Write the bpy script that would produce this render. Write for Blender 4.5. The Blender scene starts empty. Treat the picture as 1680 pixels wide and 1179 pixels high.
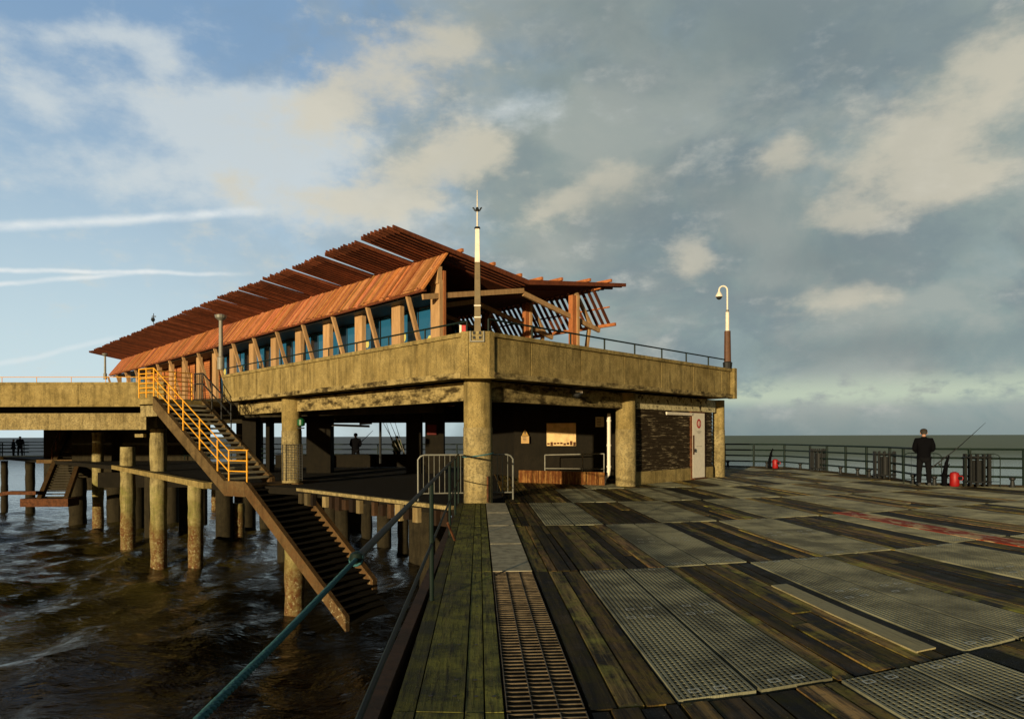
import bpy, math, random
from mathutils import Vector, Matrix
random.seed(7)
S = bpy.context.scene
C = bpy.data.collections.new("pier"); S.collection.children.link(C)
PI = math.pi
# ------------------------------------------------------------------ camera
F, EYE, CX, CY = 1190.0, 1.6, 840.0, 714.5
PHI = math.atan(5/1680)
cp, sp = math.cos(PHI), math.sin(PHI)
cam = bpy.data.cameras.new("camera"); co = bpy.data.objects.new("camera", cam); C.objects.link(co)
cam.sensor_width = 36; cam.lens = 36*F/1680; cam.shift_y = (CY-589.5)/1680
cam.clip_start = .05; cam.clip_end = 20000
r_ = Vector((cp, 0, -sp)); u_ = Vector((sp, 0, cp)); b_ = Vector((0, -1, 0))
co.matrix_world = Matrix(((r_.x, u_.x, b_.x, 0), (r_.y, u_.y, b_.y, 0), (r_.z, u_.z, b_.z, EYE), (0, 0, 0, 1)))
S.camera = co

def P(u, v, Y):
    """place seen at photo pixel u,v standing Y metres ahead"""
    a, b = (u-CX)/F, (CY-v)/F
    return Vector(((a*cp+b*sp)*Y, Y, EYE+(-a*sp+b*cp)*Y))
def G(u, v, z=0.0):
    """place on the level z seen at photo pixel u,v"""
    a, b = (u-CX)/F, (CY-v)/F
    Y = (z-EYE)/(-a*sp+b*cp)
    return Vector(((a*cp+b*sp)*Y, Y, z))

# ------------------------------------------------------------------ materials
class NT:
    def __init__(s, nt): s.nt = nt; s.n = nt.nodes; s.l = nt.links
    def new(s, t, **k):
        x = s.n.new(t)
        for a, b in k.items(): setattr(x, a, b)
        return x
    def put(s, sock, v):
        if v is None: return
        if hasattr(v, 'is_output'): s.l.new(v, sock)
        else:
            if isinstance(v, (tuple, list)) and sock.type == 'RGBA' and len(v) == 3: v = (*v, 1)
            sock.default_value = v
    def math(s, op, a, b=None, c=None, clamp=False):
        m = s.new('ShaderNodeMath', operation=op, use_clamp=clamp)
        s.put(m.inputs[0], a); s.put(m.inputs[1], b); s.put(m.inputs[2], c); return m.outputs[0]
    def vm(s, op, a, b=None, out=0):
        m = s.new('ShaderNodeVectorMath', operation=op)
        s.put(m.inputs[0], a); s.put(m.inputs[1], b); return m.outputs[out]
    def noise(s, vec, scale, detail=4, rough=.55, dist=0, out=0):
        m = s.new('ShaderNodeTexNoise'); s.put(m.inputs['Vector'], vec)
        m.inputs['Scale'].default_value = scale; m.inputs['Detail'].default_value = detail
        m.inputs['Roughness'].default_value = rough; m.inputs['Distortion'].default_value = dist
        return m.outputs[out]
    def ramp(s, f, stops, interp='LINEAR'):
        m = s.new('ShaderNodeValToRGB'); s.put(m.inputs[0], f); cr = m.color_ramp; cr.interpolation = interp
        while len(cr.elements) < len(stops): cr.elements.new(.5)
        for e, (p, c) in zip(cr.elements, stops):
            e.position = p; e.color = (c, c, c, 1) if isinstance(c, (int, float)) else (*c, 1)
        return m.outputs[0]
    def mix(s, f, a, b, mode='MIX'):
        m = s.new('ShaderNodeMix', data_type='RGBA', blend_type=mode)
        s.put(m.inputs[0], f); s.put(m.inputs[6], a); s.put(m.inputs[7], b); return m.outputs[2]
    def scale(s, vec, sc):
        m = s.new('ShaderNodeMapping'); s.put(m.inputs['Vector'], vec); m.inputs['Scale'].default_value = sc; return m.outputs[0]
    def xyz(s, v):
        m = s.new('ShaderNodeSeparateXYZ'); s.put(m.inputs[0], v); return m.outputs
    def sstep(s, x, a, b):
        m = s.new('ShaderNodeMapRange', interpolation_type='SMOOTHSTEP')
        s.put(m.inputs[0], x); m.inputs[1].default_value = a; m.inputs[2].default_value = b; return m.outputs[0]

def newmat(name):
    m = bpy.data.materials.new(name); m.use_nodes = True
    t = NT(m.node_tree); bs = t.n['Principled BSDF']
    return m, t, bs
def coords(t, which='world'):
    if which == 'world': return t.new('ShaderNodeNewGeometry').outputs['Position']
    return t.new('ShaderNodeTexCoord').outputs['Object']
def bump(t, bs, h, strength=.4, dist=.01):
    b = t.new('ShaderNodeBump'); b.inputs['Strength'].default_value = strength; b.inputs['Distance'].default_value = dist
    t.put(b.inputs['Height'], h); t.l.new(b.outputs[0], bs.inputs['Normal'])
M = {}
def concrete(name, c1, c2, cd, stain=.5, algae=None, low=None, fine=38):
    m, t, bs = newmat(name); p = coords(t)
    big = t.noise(p, 1.3, 6, .65); med = t.noise(p, 5, 6, .65); fn = t.noise(p, fine, 4, .8)
    col = t.mix(t.ramp(big, [(.35, 0), (.65, 1)]), c1, c2)
    col = t.mix(t.ramp(med, [(.4, 0), (.75, .7)]), col, cd)
    col = t.mix(t.math('MULTIPLY', t.ramp(fn, [(.47, 0), (.58, 1)]), .75), col, tuple(x*.35 for x in c1))
    st = t.math('ADD', t.math('MULTIPLY', t.noise(t.scale(p, (3.2, 3.2, .28)), 1.6, 5, .7), .6), t.math('MULTIPLY', t.noise(p, 2.1, 6, .7), .4))
    col = t.mix(t.math('MULTIPLY', t.ramp(st, [(.47, 0), (.62, 1)]), stain), col, tuple(x*.28 for x in cd))
    if algae:
        z = t.new('ShaderNodeSeparateXYZ'); t.put(z.inputs[0], p)
        n = t.math('MULTIPLY_ADD', t.noise(p, 1.4, 5, .65), 4.2, -2.1)
        zz = t.math('ADD', z.outputs[2], n)
        for (lo, hi, cc, amt) in algae:
            f = t.math('MULTIPLY', t.math('SUBTRACT', 1.0, t.sstep(zz, lo, hi)), amt)
            col = t.mix(t.math('MULTIPLY', f, t.ramp(t.noise(p, 6, 5, .7), [(.33, .15), (.6, 1)])), col, cc)
        wh = t.math('MULTIPLY', t.math('SUBTRACT', 1.0, t.sstep(zz, -4.1, -2.6)), t.ramp(t.noise(p, 11, 3, .6), [(.58, 0), (.64, 1)]))
        col = t.mix(wh, col, (.34, .29, .16))
    t.put(bs.inputs['Base Color'], col); bs.inputs['Roughness'].default_value = .93; bs.inputs['Specular IOR Level'].default_value = .2
    bump(t, bs, t.math('ADD', t.math('MULTIPLY', med, .6), fn), .8, .02)
    M[name] = m; return m
concrete('concrete', (.47, .36, .14), (.34, .25, .085), (.17, .125, .042), .6)
concrete('concrete_smooth', (.44, .36, .175), (.35, .27, .11), (.21, .155, .06), .6, fine=15)
concrete('concrete_dark', (.045, .036, .018), (.03, .024, .012), (.02, .016, .008), .6)  # concrete copy for the covered space, its shade put into the colour
concrete('pile', (.50, .42, .20), (.36, .29, .11), (.16, .115, .045), .8,
         algae=[(-1.8, -.4, (.16, .17, .03), .55), (-3.6, -1.9, (.11, .035, .012), .95)])
concrete('painted_shade', (.018, .014, .008), (.012, .010, .005), (.008, .007, .004), .3)  # near-black concrete, deep shade of covered parts painted into its colour
concrete('stair_concrete', (.19, .13, .055), (.13, .085, .035), (.08, .05, .02), .6,
         algae=[(-.5, .6, (.12, .055, .018), .6)])

def wood(name, c1, c2, sc=(1, 1, 1), fine=1, rough=.8, attr=True, crack=.5):
    m, t, bs = newmat(name); p = coords(t, 'obj')
    q = t.scale(p, sc)
    a = t.noise(q, 3, 5, .6); b = t.noise(q, 14, 4, .7)
    col = t.mix(t.ramp(a, [(.3, 0), (.7, 1)]), c1, c2)
    if attr:
        at = t.new('ShaderNodeAttribute', attribute_name='tint')
        col = t.mix(1, col, at.outputs['Color'], 'MULTIPLY')
    col = t.mix(t.math('MULTIPLY', t.ramp(b, [(.5, 0), (.68, 1)]), crack), col, tuple(x*.25 for x in c1))
    t.put(bs.inputs['Base Color'], col); bs.inputs['Roughness'].default_value = rough; bs.inputs['Specular IOR Level'].default_value = .25
    bump(t, bs, b, .5, .01); M[name] = m; return m
wood('cedar', (.53, .195, .066), (.33, .11, .036), (2, 2, .5))
wood('cedar_dark', (.17, .048, .017), (.095, .026, .010), (1, 1, .5))  # cedar copy for louvres and roof underside, darkened to hold their shade
wood('timber_pale', (.56, .35, .165), (.38, .22, .095), (3, 3, .4), crack=.3)
wood('pile_timber', (.30, .24, .12), (.14, .09, .03), (2, 2, .3))
wood('clad_board', (.06, .052, .038), (.03, .026, .018), (.35, .35, 6))
wood('rusty_timber', (.075, .035, .014), (.03, .018, .008), (1, 1, .5))
def flat(name, col, rough=.6, metal=0, mott=.25, sc=9, spec=.4):
    m, t, bs = newmat(name); p = coords(t)
    n = t.noise(p, sc, 5, .65)
    c = t.mix(t.math('MULTIPLY', t.ramp(n, [(.4, 0), (.7, 1)]), mott*2), col, tuple(x*.4 for x in col))
    t.put(bs.inputs['Base Color'], c); bs.inputs['Roughness'].default_value = rough; bs.inputs['Metallic'].default_value = metal
    bs.inputs['Specular IOR Level'].default_value = spec
    M[name] = m; return m
flat('yellow_paint', (.85, .40, .02), .5, mott=.1)
flat('green_paint', (.006, .016, .011), .6, spec=.2)
flat('black_paint', (.012, .013, .012), .6)
flat('white_paint', (.86, .79, .64), .6, mott=.12)
flat('brown_paint', (.12, .055, .025), .6)
flat('mast_brown', (.20, .15, .075), .7)
flat('galvanised', (.24, .24, .20), .45, .3)
flat('lamp_grey', (.25, .24, .19), .5)
flat('red_plastic', (.33, .008, .008), .5)
flat('green_plastic', (.006, .10, .03), .4)
flat('dark_cloth', (.002, .002, .003), .9, spec=.1)
flat('dark_trousers', (.005, .005, .006), .9, spec=.1)
flat('navy_cloth', (.012, .016, .03), .9, spec=.1)
flat('green_cloth', (.05, .11, .03), .9)
flat('cap_cloth', (.035, .022, .012), .9)
flat('skin', (.42, .22, .14), .6, mott=.05)
flat('hair', (.04, .035, .03), .9)
flat('sign_red', (.5, .02, .015), .5, mott=.05)
flat('red_dull', (.12, .012, .008), .8)
flat('sign_yellow', (.40, .22, .03), .5, mott=.05)
flat('sign_cream', (.55, .50, .30), .5, mott=.1)
flat('sign_black', (.02, .02, .02), .5)
flat('tread', (.05, .042, .025), .9)
flat('nosing', (.42, .38, .26), .7)
flat('cream_board', (.75, .52, .22), .7, mott=.3, sc=4)
flat('rope_teal', (.05, .20, .22), .9, mott=.4, sc=160)
flat('disc_yellow', (.62, .58, .18), .5, mott=.05)
flat('rust', (.13, .05, .02), .85, mott=.6, spec=.2)
flat('steel_bar', (.20, .15, .085), .5, .4, mott=.8, sc=5)
flat('grate', (.29, .285, .18), .6, .0, mott=.8, sc=1.3, spec=.25)
flat('grate_clip', (.5, .48, .38), .4, .3, mott=.1)
flat('plate', (.46, .41, .27), .9, 0, mott=.45, sc=7, spec=.1)
flat('lintel_paint', (.52, .45, .26), .8, mott=.1)
# peeling painted surfaces
def peeling(name, base, paint, thr, sc, w_=.04):
    m, t, bs = newmat(name); p = coords(t); n = t.noise(t.scale(p, sc), 3.2, 7, .72)
    c = t.mix(t.ramp(n, [(thr, 0), (thr+w_, 1)]), base, paint)
    c = t.mix(t.math('MULTIPLY', t.ramp(t.noise(p, 9, 4, .6), [(.4, 0), (.7, 1)]), .5), c, tuple(x*.4 for x in base))
    t.put(bs.inputs['Base Color'], c); bs.inputs['Roughness'].default_value = .9; bs.inputs['Specular IOR Level'].default_value = .12; bump(t, bs, n, .6, .02); M[name] = m
peeling('peeling_lintel', (.07, .055, .03), (.66, .58, .33), .42, (1, 1, 1.5))
peeling('peeling_board', (.035, .024, .012), (.36, .29, .17), .545, (.6, .6, 6), .09)
peeling('stained_beam', (.05, .036, .015), (.40, .31, .13), .40, (.55, .55, 1.6), .16)
peeling('rust_wall', (.13, .045, .012), (.28, .14, .04), .50, (5, 5, .4))
# glass
m, t, bs = newmat('blue_glass'); bs.inputs['Base Color'].default_value = (.02, .13, .27, 1)
bs.inputs['Roughness'].default_value = .08; bs.inputs['Specular IOR Level'].default_value = .9; bs.inputs['Transmission Weight'].default_value = .1
M['blue_glass'] = m
m, t, bs = newmat('dark_glass'); bs.inputs['Base Color'].default_value = (.02, .05, .05, 1)
bs.inputs['Roughness'].default_value = .1; bs.inputs['IOR'].default_value = 1.2; bs.inputs['Transmission Weight'].default_value = .9
M['dark_glass'] = m
m, t, bs = newmat('rope_fibre'); p = coords(t)
w = t.noise(p, 220, 3, .7)
t.put(bs.inputs['Base Color'], t.mix(w, (.015, .075, .085), (.06, .22, .235))); bs.inputs['Roughness'].default_value = .95
bump(t, bs, w, 1, .004); M['rope_fibre'] = m
# deck timber, laid out on its own uv (metres across and along the boards)
def deckmat(name, mode):
    m, t, bs = newmat(name)
    uv = t.new('ShaderNodeUVMap'); uv.uv_map = 'uv'; p = uv.outputs[0]
    at = t.new('ShaderNodeAttribute', attribute_name='tint').outputs['Color']
    grain = t.noise(t.scale(p, (30, 1.6, 1)), 1, 6, .7); blot = t.noise(p, 2.6, 6, .65); spot = t.noise(p, 17, 4, .7)
    streak = t.noise(t.scale(p, (9, .45, 1)), 1, 5, .65)
    if mode == 'deck':
        col = t.mix(t.ramp(streak, [(.42, 0), (.60, 1)]), (.010, .007, .003), (.19, .125, .040))
        col = t.mix(t.math('MULTIPLY', t.ramp(blot, [(.46, 0), (.68, 1)]), 1.0), col, (.17, .155, .035))
    elif mode == 'algae':
        col = t.mix(t.ramp(blot, [(.38, 0), (.6, 1)]), (.045, .048, .010), (.21, .20, .038))
        col = t.mix(t.math('MULTIPLY', t.ramp(streak, [(.5, 0), (.7, 1)]), .6), col, (.14, .11, .045))
    elif mode == 'red':
        col = t.mix(t.ramp(t.noise(t.scale(p, (3, .8, 1)), 1.2, 4, .6), [(.5, 0), (.56, 1)]), (.42, .055, .016), (.75, .50, .24))
    else:
        col = t.mix(blot, (.20, .17, .085), (.30, .26, .14))
    col = t.mix(1, col, at, 'MULTIPLY')
    ov = .35 if mode in ('red', 'pale') else .85
    col = t.mix(t.math('MULTIPLY', t.ramp(grain, [(.5, 0), (.66, 1)]), ov), col, (.006, .005, .003))
    col = t.mix(t.math('MULTIPLY', t.ramp(spot, [(.58, 0), (.66, 1)]), ov*.8), col, (.012, .010, .005))
    col = t.mix(t.math('MULTIPLY', t.ramp(t.noise(p, 60, 2, .5), [(.72, 0), (.75, 1)]), .8), col, (.4, .38, .3))
    t.put(bs.inputs['Base Color'], col)
    t.put(bs.inputs['Roughness'], t.ramp(blot, [(.35, .6), (.7, .9)])); bs.inputs['Specular IOR Level'].default_value = .14
    bump(t, bs, t.math('ADD', grain, t.math('MULTIPLY', spot, .5)), .8, .012)
    M[name] = m
for k, v in (('deck_timber', 'deck'), ('deck_algae', 'algae'), ('deck_red', 'red'), ('deck_pale', 'pale')): deckmat(k, v)
# sea
m, t, bs = newmat('sea_water'); p = coords(t)
w1 = t.noise(t.scale(p, (.34, .55, 1)), 1, 5, .6, .6); w2 = t.noise(t.scale(p, (1.5, 2.2, 1)), 1, 5, .62, .8); w3 = t.noise(p, .055, 3, .5)
h = t.math('ADD', t.math('MULTIPLY', w1, 1.5), t.math('ADD', t.math('MULTIPLY', w2, .42), t.math('MULTIPLY', w3, 2.0)))
foam = t.math('MULTIPLY', t.ramp(w2, [(.66, 0), (.74, 1)]), t.ramp(w1, [(.52, 0), (.6, 1)]))
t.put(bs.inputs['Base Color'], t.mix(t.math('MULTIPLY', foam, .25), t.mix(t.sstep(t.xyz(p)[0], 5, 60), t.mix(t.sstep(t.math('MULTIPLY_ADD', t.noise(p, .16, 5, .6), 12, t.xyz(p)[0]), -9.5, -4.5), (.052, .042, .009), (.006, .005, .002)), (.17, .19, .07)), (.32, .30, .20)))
far = t.sstep(t.xyz(p)[1], 60, 260); t.put(bs.inputs['Roughness'], t.math('MULTIPLY_ADD', far, .4, .08)); t.put(bs.inputs['Specular IOR Level'], t.math('MULTIPLY_ADD', far, -.32, .5)); bs.inputs['IOR'].default_value = 1.33
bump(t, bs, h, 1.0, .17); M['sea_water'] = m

# ------------------------------------------------------------------ mesh building
class MB:
    def __init__(s): s.v = []; s.f = []; s.t = []; s.uv = []
    def face(s, idx, tint=1.0, uv=None): s.f.append(idx); s.t.append(tint); s.uv.append(uv)
    def poly(s, pts, tint=1.0, uv=None):
        n = len(s.v); s.v += [Vector(p) for p in pts]; s.face(tuple(range(n, n+len(pts))), tint, uv)
    def hexa(s, c, tint=1.0):
        """c: eight corners, bottom four then top four"""
        n = len(s.v); s.v += [Vector(p) for p in c]
        for q in ((3, 2, 1, 0), (4, 5, 6, 7), (0, 1, 5, 4), (1, 2, 6, 5), (2, 3, 7, 6), (3, 0, 4, 7)):
            s.face(tuple(n+i for i in q), tint)
        return s
    def box(s, c, size, ax=None, ay=None, az=None, tint=1.0):
        ax = (ax or Vector((1, 0, 0))).normalized()*size[0]/2
        ay = (ay or Vector((0, 1, 0))).normalized()*size[1]/2
        az = (az or Vector((0, 0, 1))).normalized()*size[2]/2
        c = Vector(c)
        return s.hexa([c-ax-ay-az, c+ax-ay-az, c+ax+ay-az, c-ax+ay-az, c-ax-ay+az, c+ax-ay+az, c+ax+ay+az, c-ax+ay+az], tint)
    def beam(s, a, b, w, h, up=Vector((0, 0, 1)), tint=1.0):
        """bar from a to b; w across, h along up"""
        a, b = Vector(a), Vector(b); d = (b-a).normalized(); x = d.cross(up).normalized(); y = x.cross(d)
        x = x*w/2; y = y*h/2
        return s.hexa([a-x-y, a+x-y, b+x-y, b-x-y, a-x+y, a+x+y, b+x+y, b-x+y], tint)
    def prism(s, pts, z0, z1, tint=1.0):
        n = len(s.v); k = len(pts)
        s.v += [Vector((p[0], p[1], z0)) for p in pts]+[Vector((p[0], p[1], z1)) for p in pts]
        s.face(tuple(n+i for i in range(k))[::-1], tint); s.face(tuple(n+k+i for i in range(k)), tint)
        for i in range(k):
            j = (i+1) % k; s.face((n+i, n+j, n+k+j, n+k+i), tint)
        return s
    def tube(s, pts, r, seg=8, cap=True):
        pts = [Vector(p) for p in pts]; rs = r if isinstance(r, (list, tuple)) else [r]*len(pts)
        n0 = len(s.v); prev = None
        for i, p in enumerate(pts):
            d = (pts[min(i+1, len(pts)-1)]-pts[max(i-1, 0)]).normalized()
            if prev is None: x = d.orthogonal().normalized()
            else:
                x = prev-d*prev.dot(d); x = x.normalized() if x.length > 1e-5 else d.orthogonal().normalized()
            prev = x; y = d.cross(x)
            for k in range(seg):
                a = 2*PI*k/seg; s.v.append(p+(x*math.cos(a)+y*math.sin(a))*rs[i])
        for i in range(len(pts)-1):
            for k in range(seg):
                a = n0+i*seg+k; b = n0+i*seg+(k+1) % seg; s.face((a, b, b+seg, a+seg))
        if cap:
            s.face(tuple(n0+k for k in range(seg))[::-1]); e = n0+(len(pts)-1)*seg; s.face(tuple(e+k for k in range(seg)))
        return s
    def lathe(s, c, prof, seg=20):
        c = Vector(c)
        return s.tube([c+Vector((0, 0, z)) for r, z in prof], [max(r, .0015) for r, z in prof], seg)
    def build(s, name, mat, parent=None, smooth=False, origin=None, uvs=False):
        me = bpy.data.meshes.new(name)
        if parent is not None:
            org = parent.matrix_world.translation.copy() if parent.name in OR0 else Vector((0, 0, 0))
            org = OR0.get(parent.name, Vector((0, 0, 0)))
        elif origin is not None: org = Vector(origin)
        else:
            xs = [v.x for v in s.v]; ys = [v.y for v in s.v]; zs = [v.z for v in s.v]
            org = Vector(((min(xs)+max(xs))/2, (min(ys)+max(ys))/2, min(zs)))
        me.from_pydata([v-org for v in s.v], [], s.f)
        ca = me.color_attributes.new('tint', 'FLOAT_COLOR', 'CORNER'); k = 0
        uvl = me.uv_layers.new(name='uv') if uvs else None
        for fi, f in enumerate(s.f):
            for j in range(len(f)):
                tt = s.t[fi]; ca.data[k].color = (tt, tt, tt, 1) if isinstance(tt, (int, float)) else (*tt, 1)
                if uvs and s.uv[fi]: uvl.data[k].uv = s.uv[fi][j]
                k += 1
        if smooth:
            for q in me.polygons: q.use_smooth = True
            me.set_sharp_from_angle(angle=math.radians(40))
        me.materials.append(M[mat] if isinstance(mat, str) else mat)
        o = bpy.data.objects.new(name, me); C.objects.link(o)
        OR0[o.name] = org
        if parent is not None: o.parent = parent
        else: o.location = org
        # a sub-part under a part: same local frame
        return o
OR0 = {}
def tag(o, label=None, cat=None, group=None, kind=None):
    if label: o['label'] = label
    if cat: o['category'] = cat
    if group: o['group'] = group
    if kind: o['kind'] = kind
    return o
def thing(name, label, cat, loc=(0, 0, 0), group=None):
    o = bpy.data.objects.new(name, None); C.objects.link(o); o.location = loc; OR0[o.name] = Vector(loc)
    o.empty_display_size = .2
    return tag(o, label, cat, group)
def copy_tree(o, parent=None):
    c = o.copy(); C.objects.link(c); c.parent = parent
    for ch in list(o.children): copy_tree(ch, c)
    return c

# ------------------------------------------------------------------ sea
def axis_(lo, hi, st, outer):
    L = []; x = lo
    while x <= hi: L.append(x); x += st
    return outer[0]+L+outer[1]
gx = axis_(-62, 14, .42, ([-6000, -1500, -400, -150, -90, -72], [22, 40, 90, 300, 1500, 6000]))
gy = axis_(6, 74, .42, ([-60, -20, 0], [85, 110, 180, 400, 1500, 9000]))
wr = random.Random(3); WV = []
for k in range(34):
    lam = 1.1*1.115**k*.62; an = math.radians(wr.gauss(205, 34)); WV.append((2*PI/lam*math.cos(an), 2*PI/lam*math.sin(an), wr.uniform(0, 6.3), .0060*lam**.85))
def wave(x, y):
    e = min(1, max(0, (x+62)/12))*min(1, max(0, (14-x)/6))*min(1, max(0, (74-y)/25))*min(1, max(0, (y-6)/4))
    if e <= 0: return 0
    h = 0
    for kx, ky, ph, am in WV:
        c = math.sin(kx*x+ky*y+ph); h += am*(1-2*abs(c) if lam_s(am) else c)
    return h*e
def lam_s(am): return am > .0125
vs = [(x, y, wave(x, y)-.0) for y in gy for x in gx]; nx = len(gx)
me = bpy.data.meshes.new('water'); me.from_pydata(vs, [], [(j*nx+i, j*nx+i+1, (j+1)*nx+i+1, (j+1)*nx+i) for j in range(len(gy)-1) for i in range(nx-1)])
for q in me.polygons: q.use_smooth = True
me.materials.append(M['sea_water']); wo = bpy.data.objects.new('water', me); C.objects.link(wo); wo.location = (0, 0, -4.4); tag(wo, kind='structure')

# ------------------------------------------------------------------ lower deck
TA = -54/1190
def D(a, b, z=0.0):
    r = math.hypot(a, b); th = math.atan2(a, b)+TA
    return Vector((r*th, r, z))
fence_px = [(1189, 765), (1287, 767.5), (1329, 771.5), (1460, 785), (1507, 794), (1680, 799)]
fence_pts = [G(u, v) for u, v in fence_px]+[Vector((19.5, 18, 0)), Vector((20, -8, 0))]
back_pts = [Vector((3.0, 38.5, 0)), Vector((-12, 42, 0)), Vector((-24, 52, 0)), Vector((-40, 66, 0))]
left_pts = [Vector((-44, 62.5, 0)), Vector((-23, 42, 0)), Vector((-10.6, 25.8, 0)), Vector((-6.8, 23.4, 0)), Vector((-1.3, 17.1, 0)), Vector((-.62, 4, 0)), Vector((-.40, -8, 0))]
deck_poly = list(reversed(fence_pts))+back_pts+left_pts
d = MB(); d.prism([(p.x, p.y) for p in deck_poly][::-1], -.30, -.075)
tag(d.build('deck_base', 'painted_shade', origin=(0, 0, 0)), kind='structure')
def inside(x, y, poly=[(p.x, p.y) for p in deck_poly]):
    c = False; n = len(poly); j = n-1
    for i in range(n):
        xi, yi = poly[i]; xj, yj = poly[j]
        if (yi > y) != (yj > y) and x < (xj-xi)*(y-yi)/(yj-yi)+xi: c = not c
        j = i
    return c
ROW = 4.35; R0 = 4.2
def board(mb, a0, a1, b0, b1, z=0.0, th=.05, tint=1.0, clip=True):
    n = max(1, int(round((b1-b0)/1.1))); off = random.uniform(0, 50)
    for i in range(n):
        s0 = b0+(b1-b0)*i/n; s1 = b0+(b1-b0)*(i+1)/n
        c = D((a0+a1)/2, (s0+s1)/2)
        if clip and not inside(c.x, c.y): continue
        P4 = [D(a0, s0, z), D(a1, s0, z), D(a1, s1, z), D(a0, s1, z)]
        uv = [(a0+off, s0), (a1+off, s0), (a1+off, s1), (a0+off, s1)]
        mb.poly(P4, tint, uv)
        dz = Vector((0, 0, th))
        mb.poly([P4[0]-dz, P4[0], P4[3], P4[3]-dz], tint, [uv[0], uv[0], uv[3], uv[3]])
        mb.poly([P4[1], P4[1]-dz, P4[2]-dz, P4[2]], tint, [uv[1], uv[1], uv[2], uv[2]])
        if i == 0: mb.poly([P4[0]-dz, P4[1]-dz, P4[1], P4[0]], tint, [uv[0], uv[1], uv[1], uv[0]])
        if i == n-1: mb.poly([P4[3], P4[2], P4[2]-dz, P4[3]-dz], tint, [uv[3], uv[2], uv[2], uv[3]])
timber = MB(); algae = MB(); red = MB(); pale = MB()
def is_grate(j, r):
    return j >= 0 and (j+r) % 2 == 0
rows = range(-1, 9)
gcells = []
for r in rows:
    b0 = R0+(r-0)*ROW; b1 = b0+ROW-.03
    if r == -1: b0 = .9
    # strip between the edge planks and the first cell
    def fill(a0, a1, ws=(.13, .2), dark=1.0):
        a = a0
        while a < a1-.03:
            w_ = random.uniform(*ws)
            if a1-(a+w_) < .07: w_ = a1-a
            tt = random.choice((.14, .25, .5, .9, 1.4, 2.0, 2.6))*dark
            tn = (tt, tt*random.uniform(.85, 1.05), tt*random.uniform(.7, 1.05))
            if random.random() < .35:
                cut = random.uniform(b0+.8, b1-.8)
                board(timber, a+.008, a+w_-.008, b0, cut-.01, random.uniform(-.012, .002), tint=tn)
                tt = random.choice((.5, .8, 1.1, 1.5)); tn = (tt, tt*.95, tt*.85)
                board(timber, a+.008, a+w_-.008, cut, b1, random.uniform(-.012, .002), tint=tn)
            else: board(timber, a+.008, a+w_-.008, b0, b1, random.uniform(-.012, .002), tint=tn)
            a += w_
    fill(.64, 1.17, (.08, .19), .7)
    for j in range(0, 20):
        a0 = 1.18+j*1.075; a1 = a0+1.06
        if is_grate(j, r) and not (r >= 2 and random.random() < .14): gcells.append((r, j, a0, a1, b0, b1))
        else: fill(a0, a1, (.12, .22))
    for (a0, a1, tt) in ((-.50, -.38, .55), (-.37, -.095, 1.0), (-.085, .022, 1.25), (.032, .138, 1.15)):
        if r <= 2: board(algae, a0, a1, b0, b1+.02, random.uniform(-.004, .004), .08, tt*random.uniform(.85, 1.1), clip=False)
# long repairs
board(red, 7.0, 7.42, 7.0, 13.2, .008, .03, 1.0); board(pale, 3.02, 3.20, 4.4, 7.1, .006, .03, 1.6)
for a_, b_, l_ in ((9.3, 14, 5), (5.0, 17.4, 4), (11.5, 12, 6), (2.9, 17.6, 4), (8.3, 22, 5)): board(pale, a_, a_+.17, b_, b_+l_, .005, .03, random.uniform(.5, 1.2))
tag(timber.build('deck_boards', 'deck_timber', origin=(0, 0, 0), uvs=True), kind='structure')
tag(algae.build('edge_planks', 'deck_algae', origin=(0, 0, 0), uvs=True), kind='structure')
tag(red.build('rusty_plank', 'deck_red', uvs=True), 'long deck plank stained rust red with pale worn patches', 'plank')
tag(pale.build('worn_planks', 'deck_pale', origin=(0, 0, 0), uvs=True), kind='structure')
# bolt holes in the edge planks
bh = MB()
for r in range(-1, 3):
    for bb in (.25, .55, 1.35, 2.2, 2.6, 3.3, 4.1):
        for a in (-.03, .085, -.16, -.3):
            if random.random() < .25: continue
            c = D(a+random.uniform(-.008, .008), R0+r*ROW+bb, .0062); bh.lathe(c, [(.014, -.001), (.014, .0)], 8)
tag(bh.build('bolt_heads', 'sign_black', origin=(0, 0, 0)), kind='structure')

def grate_panel(mb, a0, a1, b0, b1, nlong, cross, bw, cw, z=0.004, dep=.03):
    nb = 6
    for k in range(nlong+1):
        a = a0+(a1-a0)*k/nlong
        aa = min(max(a, a0+bw/2), a1-bw/2)
        for i in range(nb):
            s0 = b0+(b1-b0)*i/nb; s1 = b0+(b1-b0)*(i+1)/nb
            q = [D(aa-bw/2, s0, z), D(aa+bw/2, s0, z), D(aa+bw/2, s1, z), D(aa-bw/2, s1, z)]; dz = Vector((0, 0, dep))
            mb.poly(q); mb.poly([q[0]-dz, q[0], q[3], q[3]-dz]); mb.poly([q[1], q[1]-dz, q[2]-dz, q[2]])
    nc = int((b1-b0)/cross)
    for i in range(nc+1):
        s = b0+(b1-b0)*i/nc; s = min(max(s, b0+cw/2), b1-cw/2)
        q = [D(a0, s-cw/2, z-.002), D(a1, s-cw/2, z-.002), D(a1, s+cw/2, z-.002), D(a0, s+cw/2, z-.002)]; dz = Vector((0, 0, dep))
        mb.poly(q); mb.poly([q[0]-dz, q[1]-dz, q[1], q[0]])
gn = 0
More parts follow.
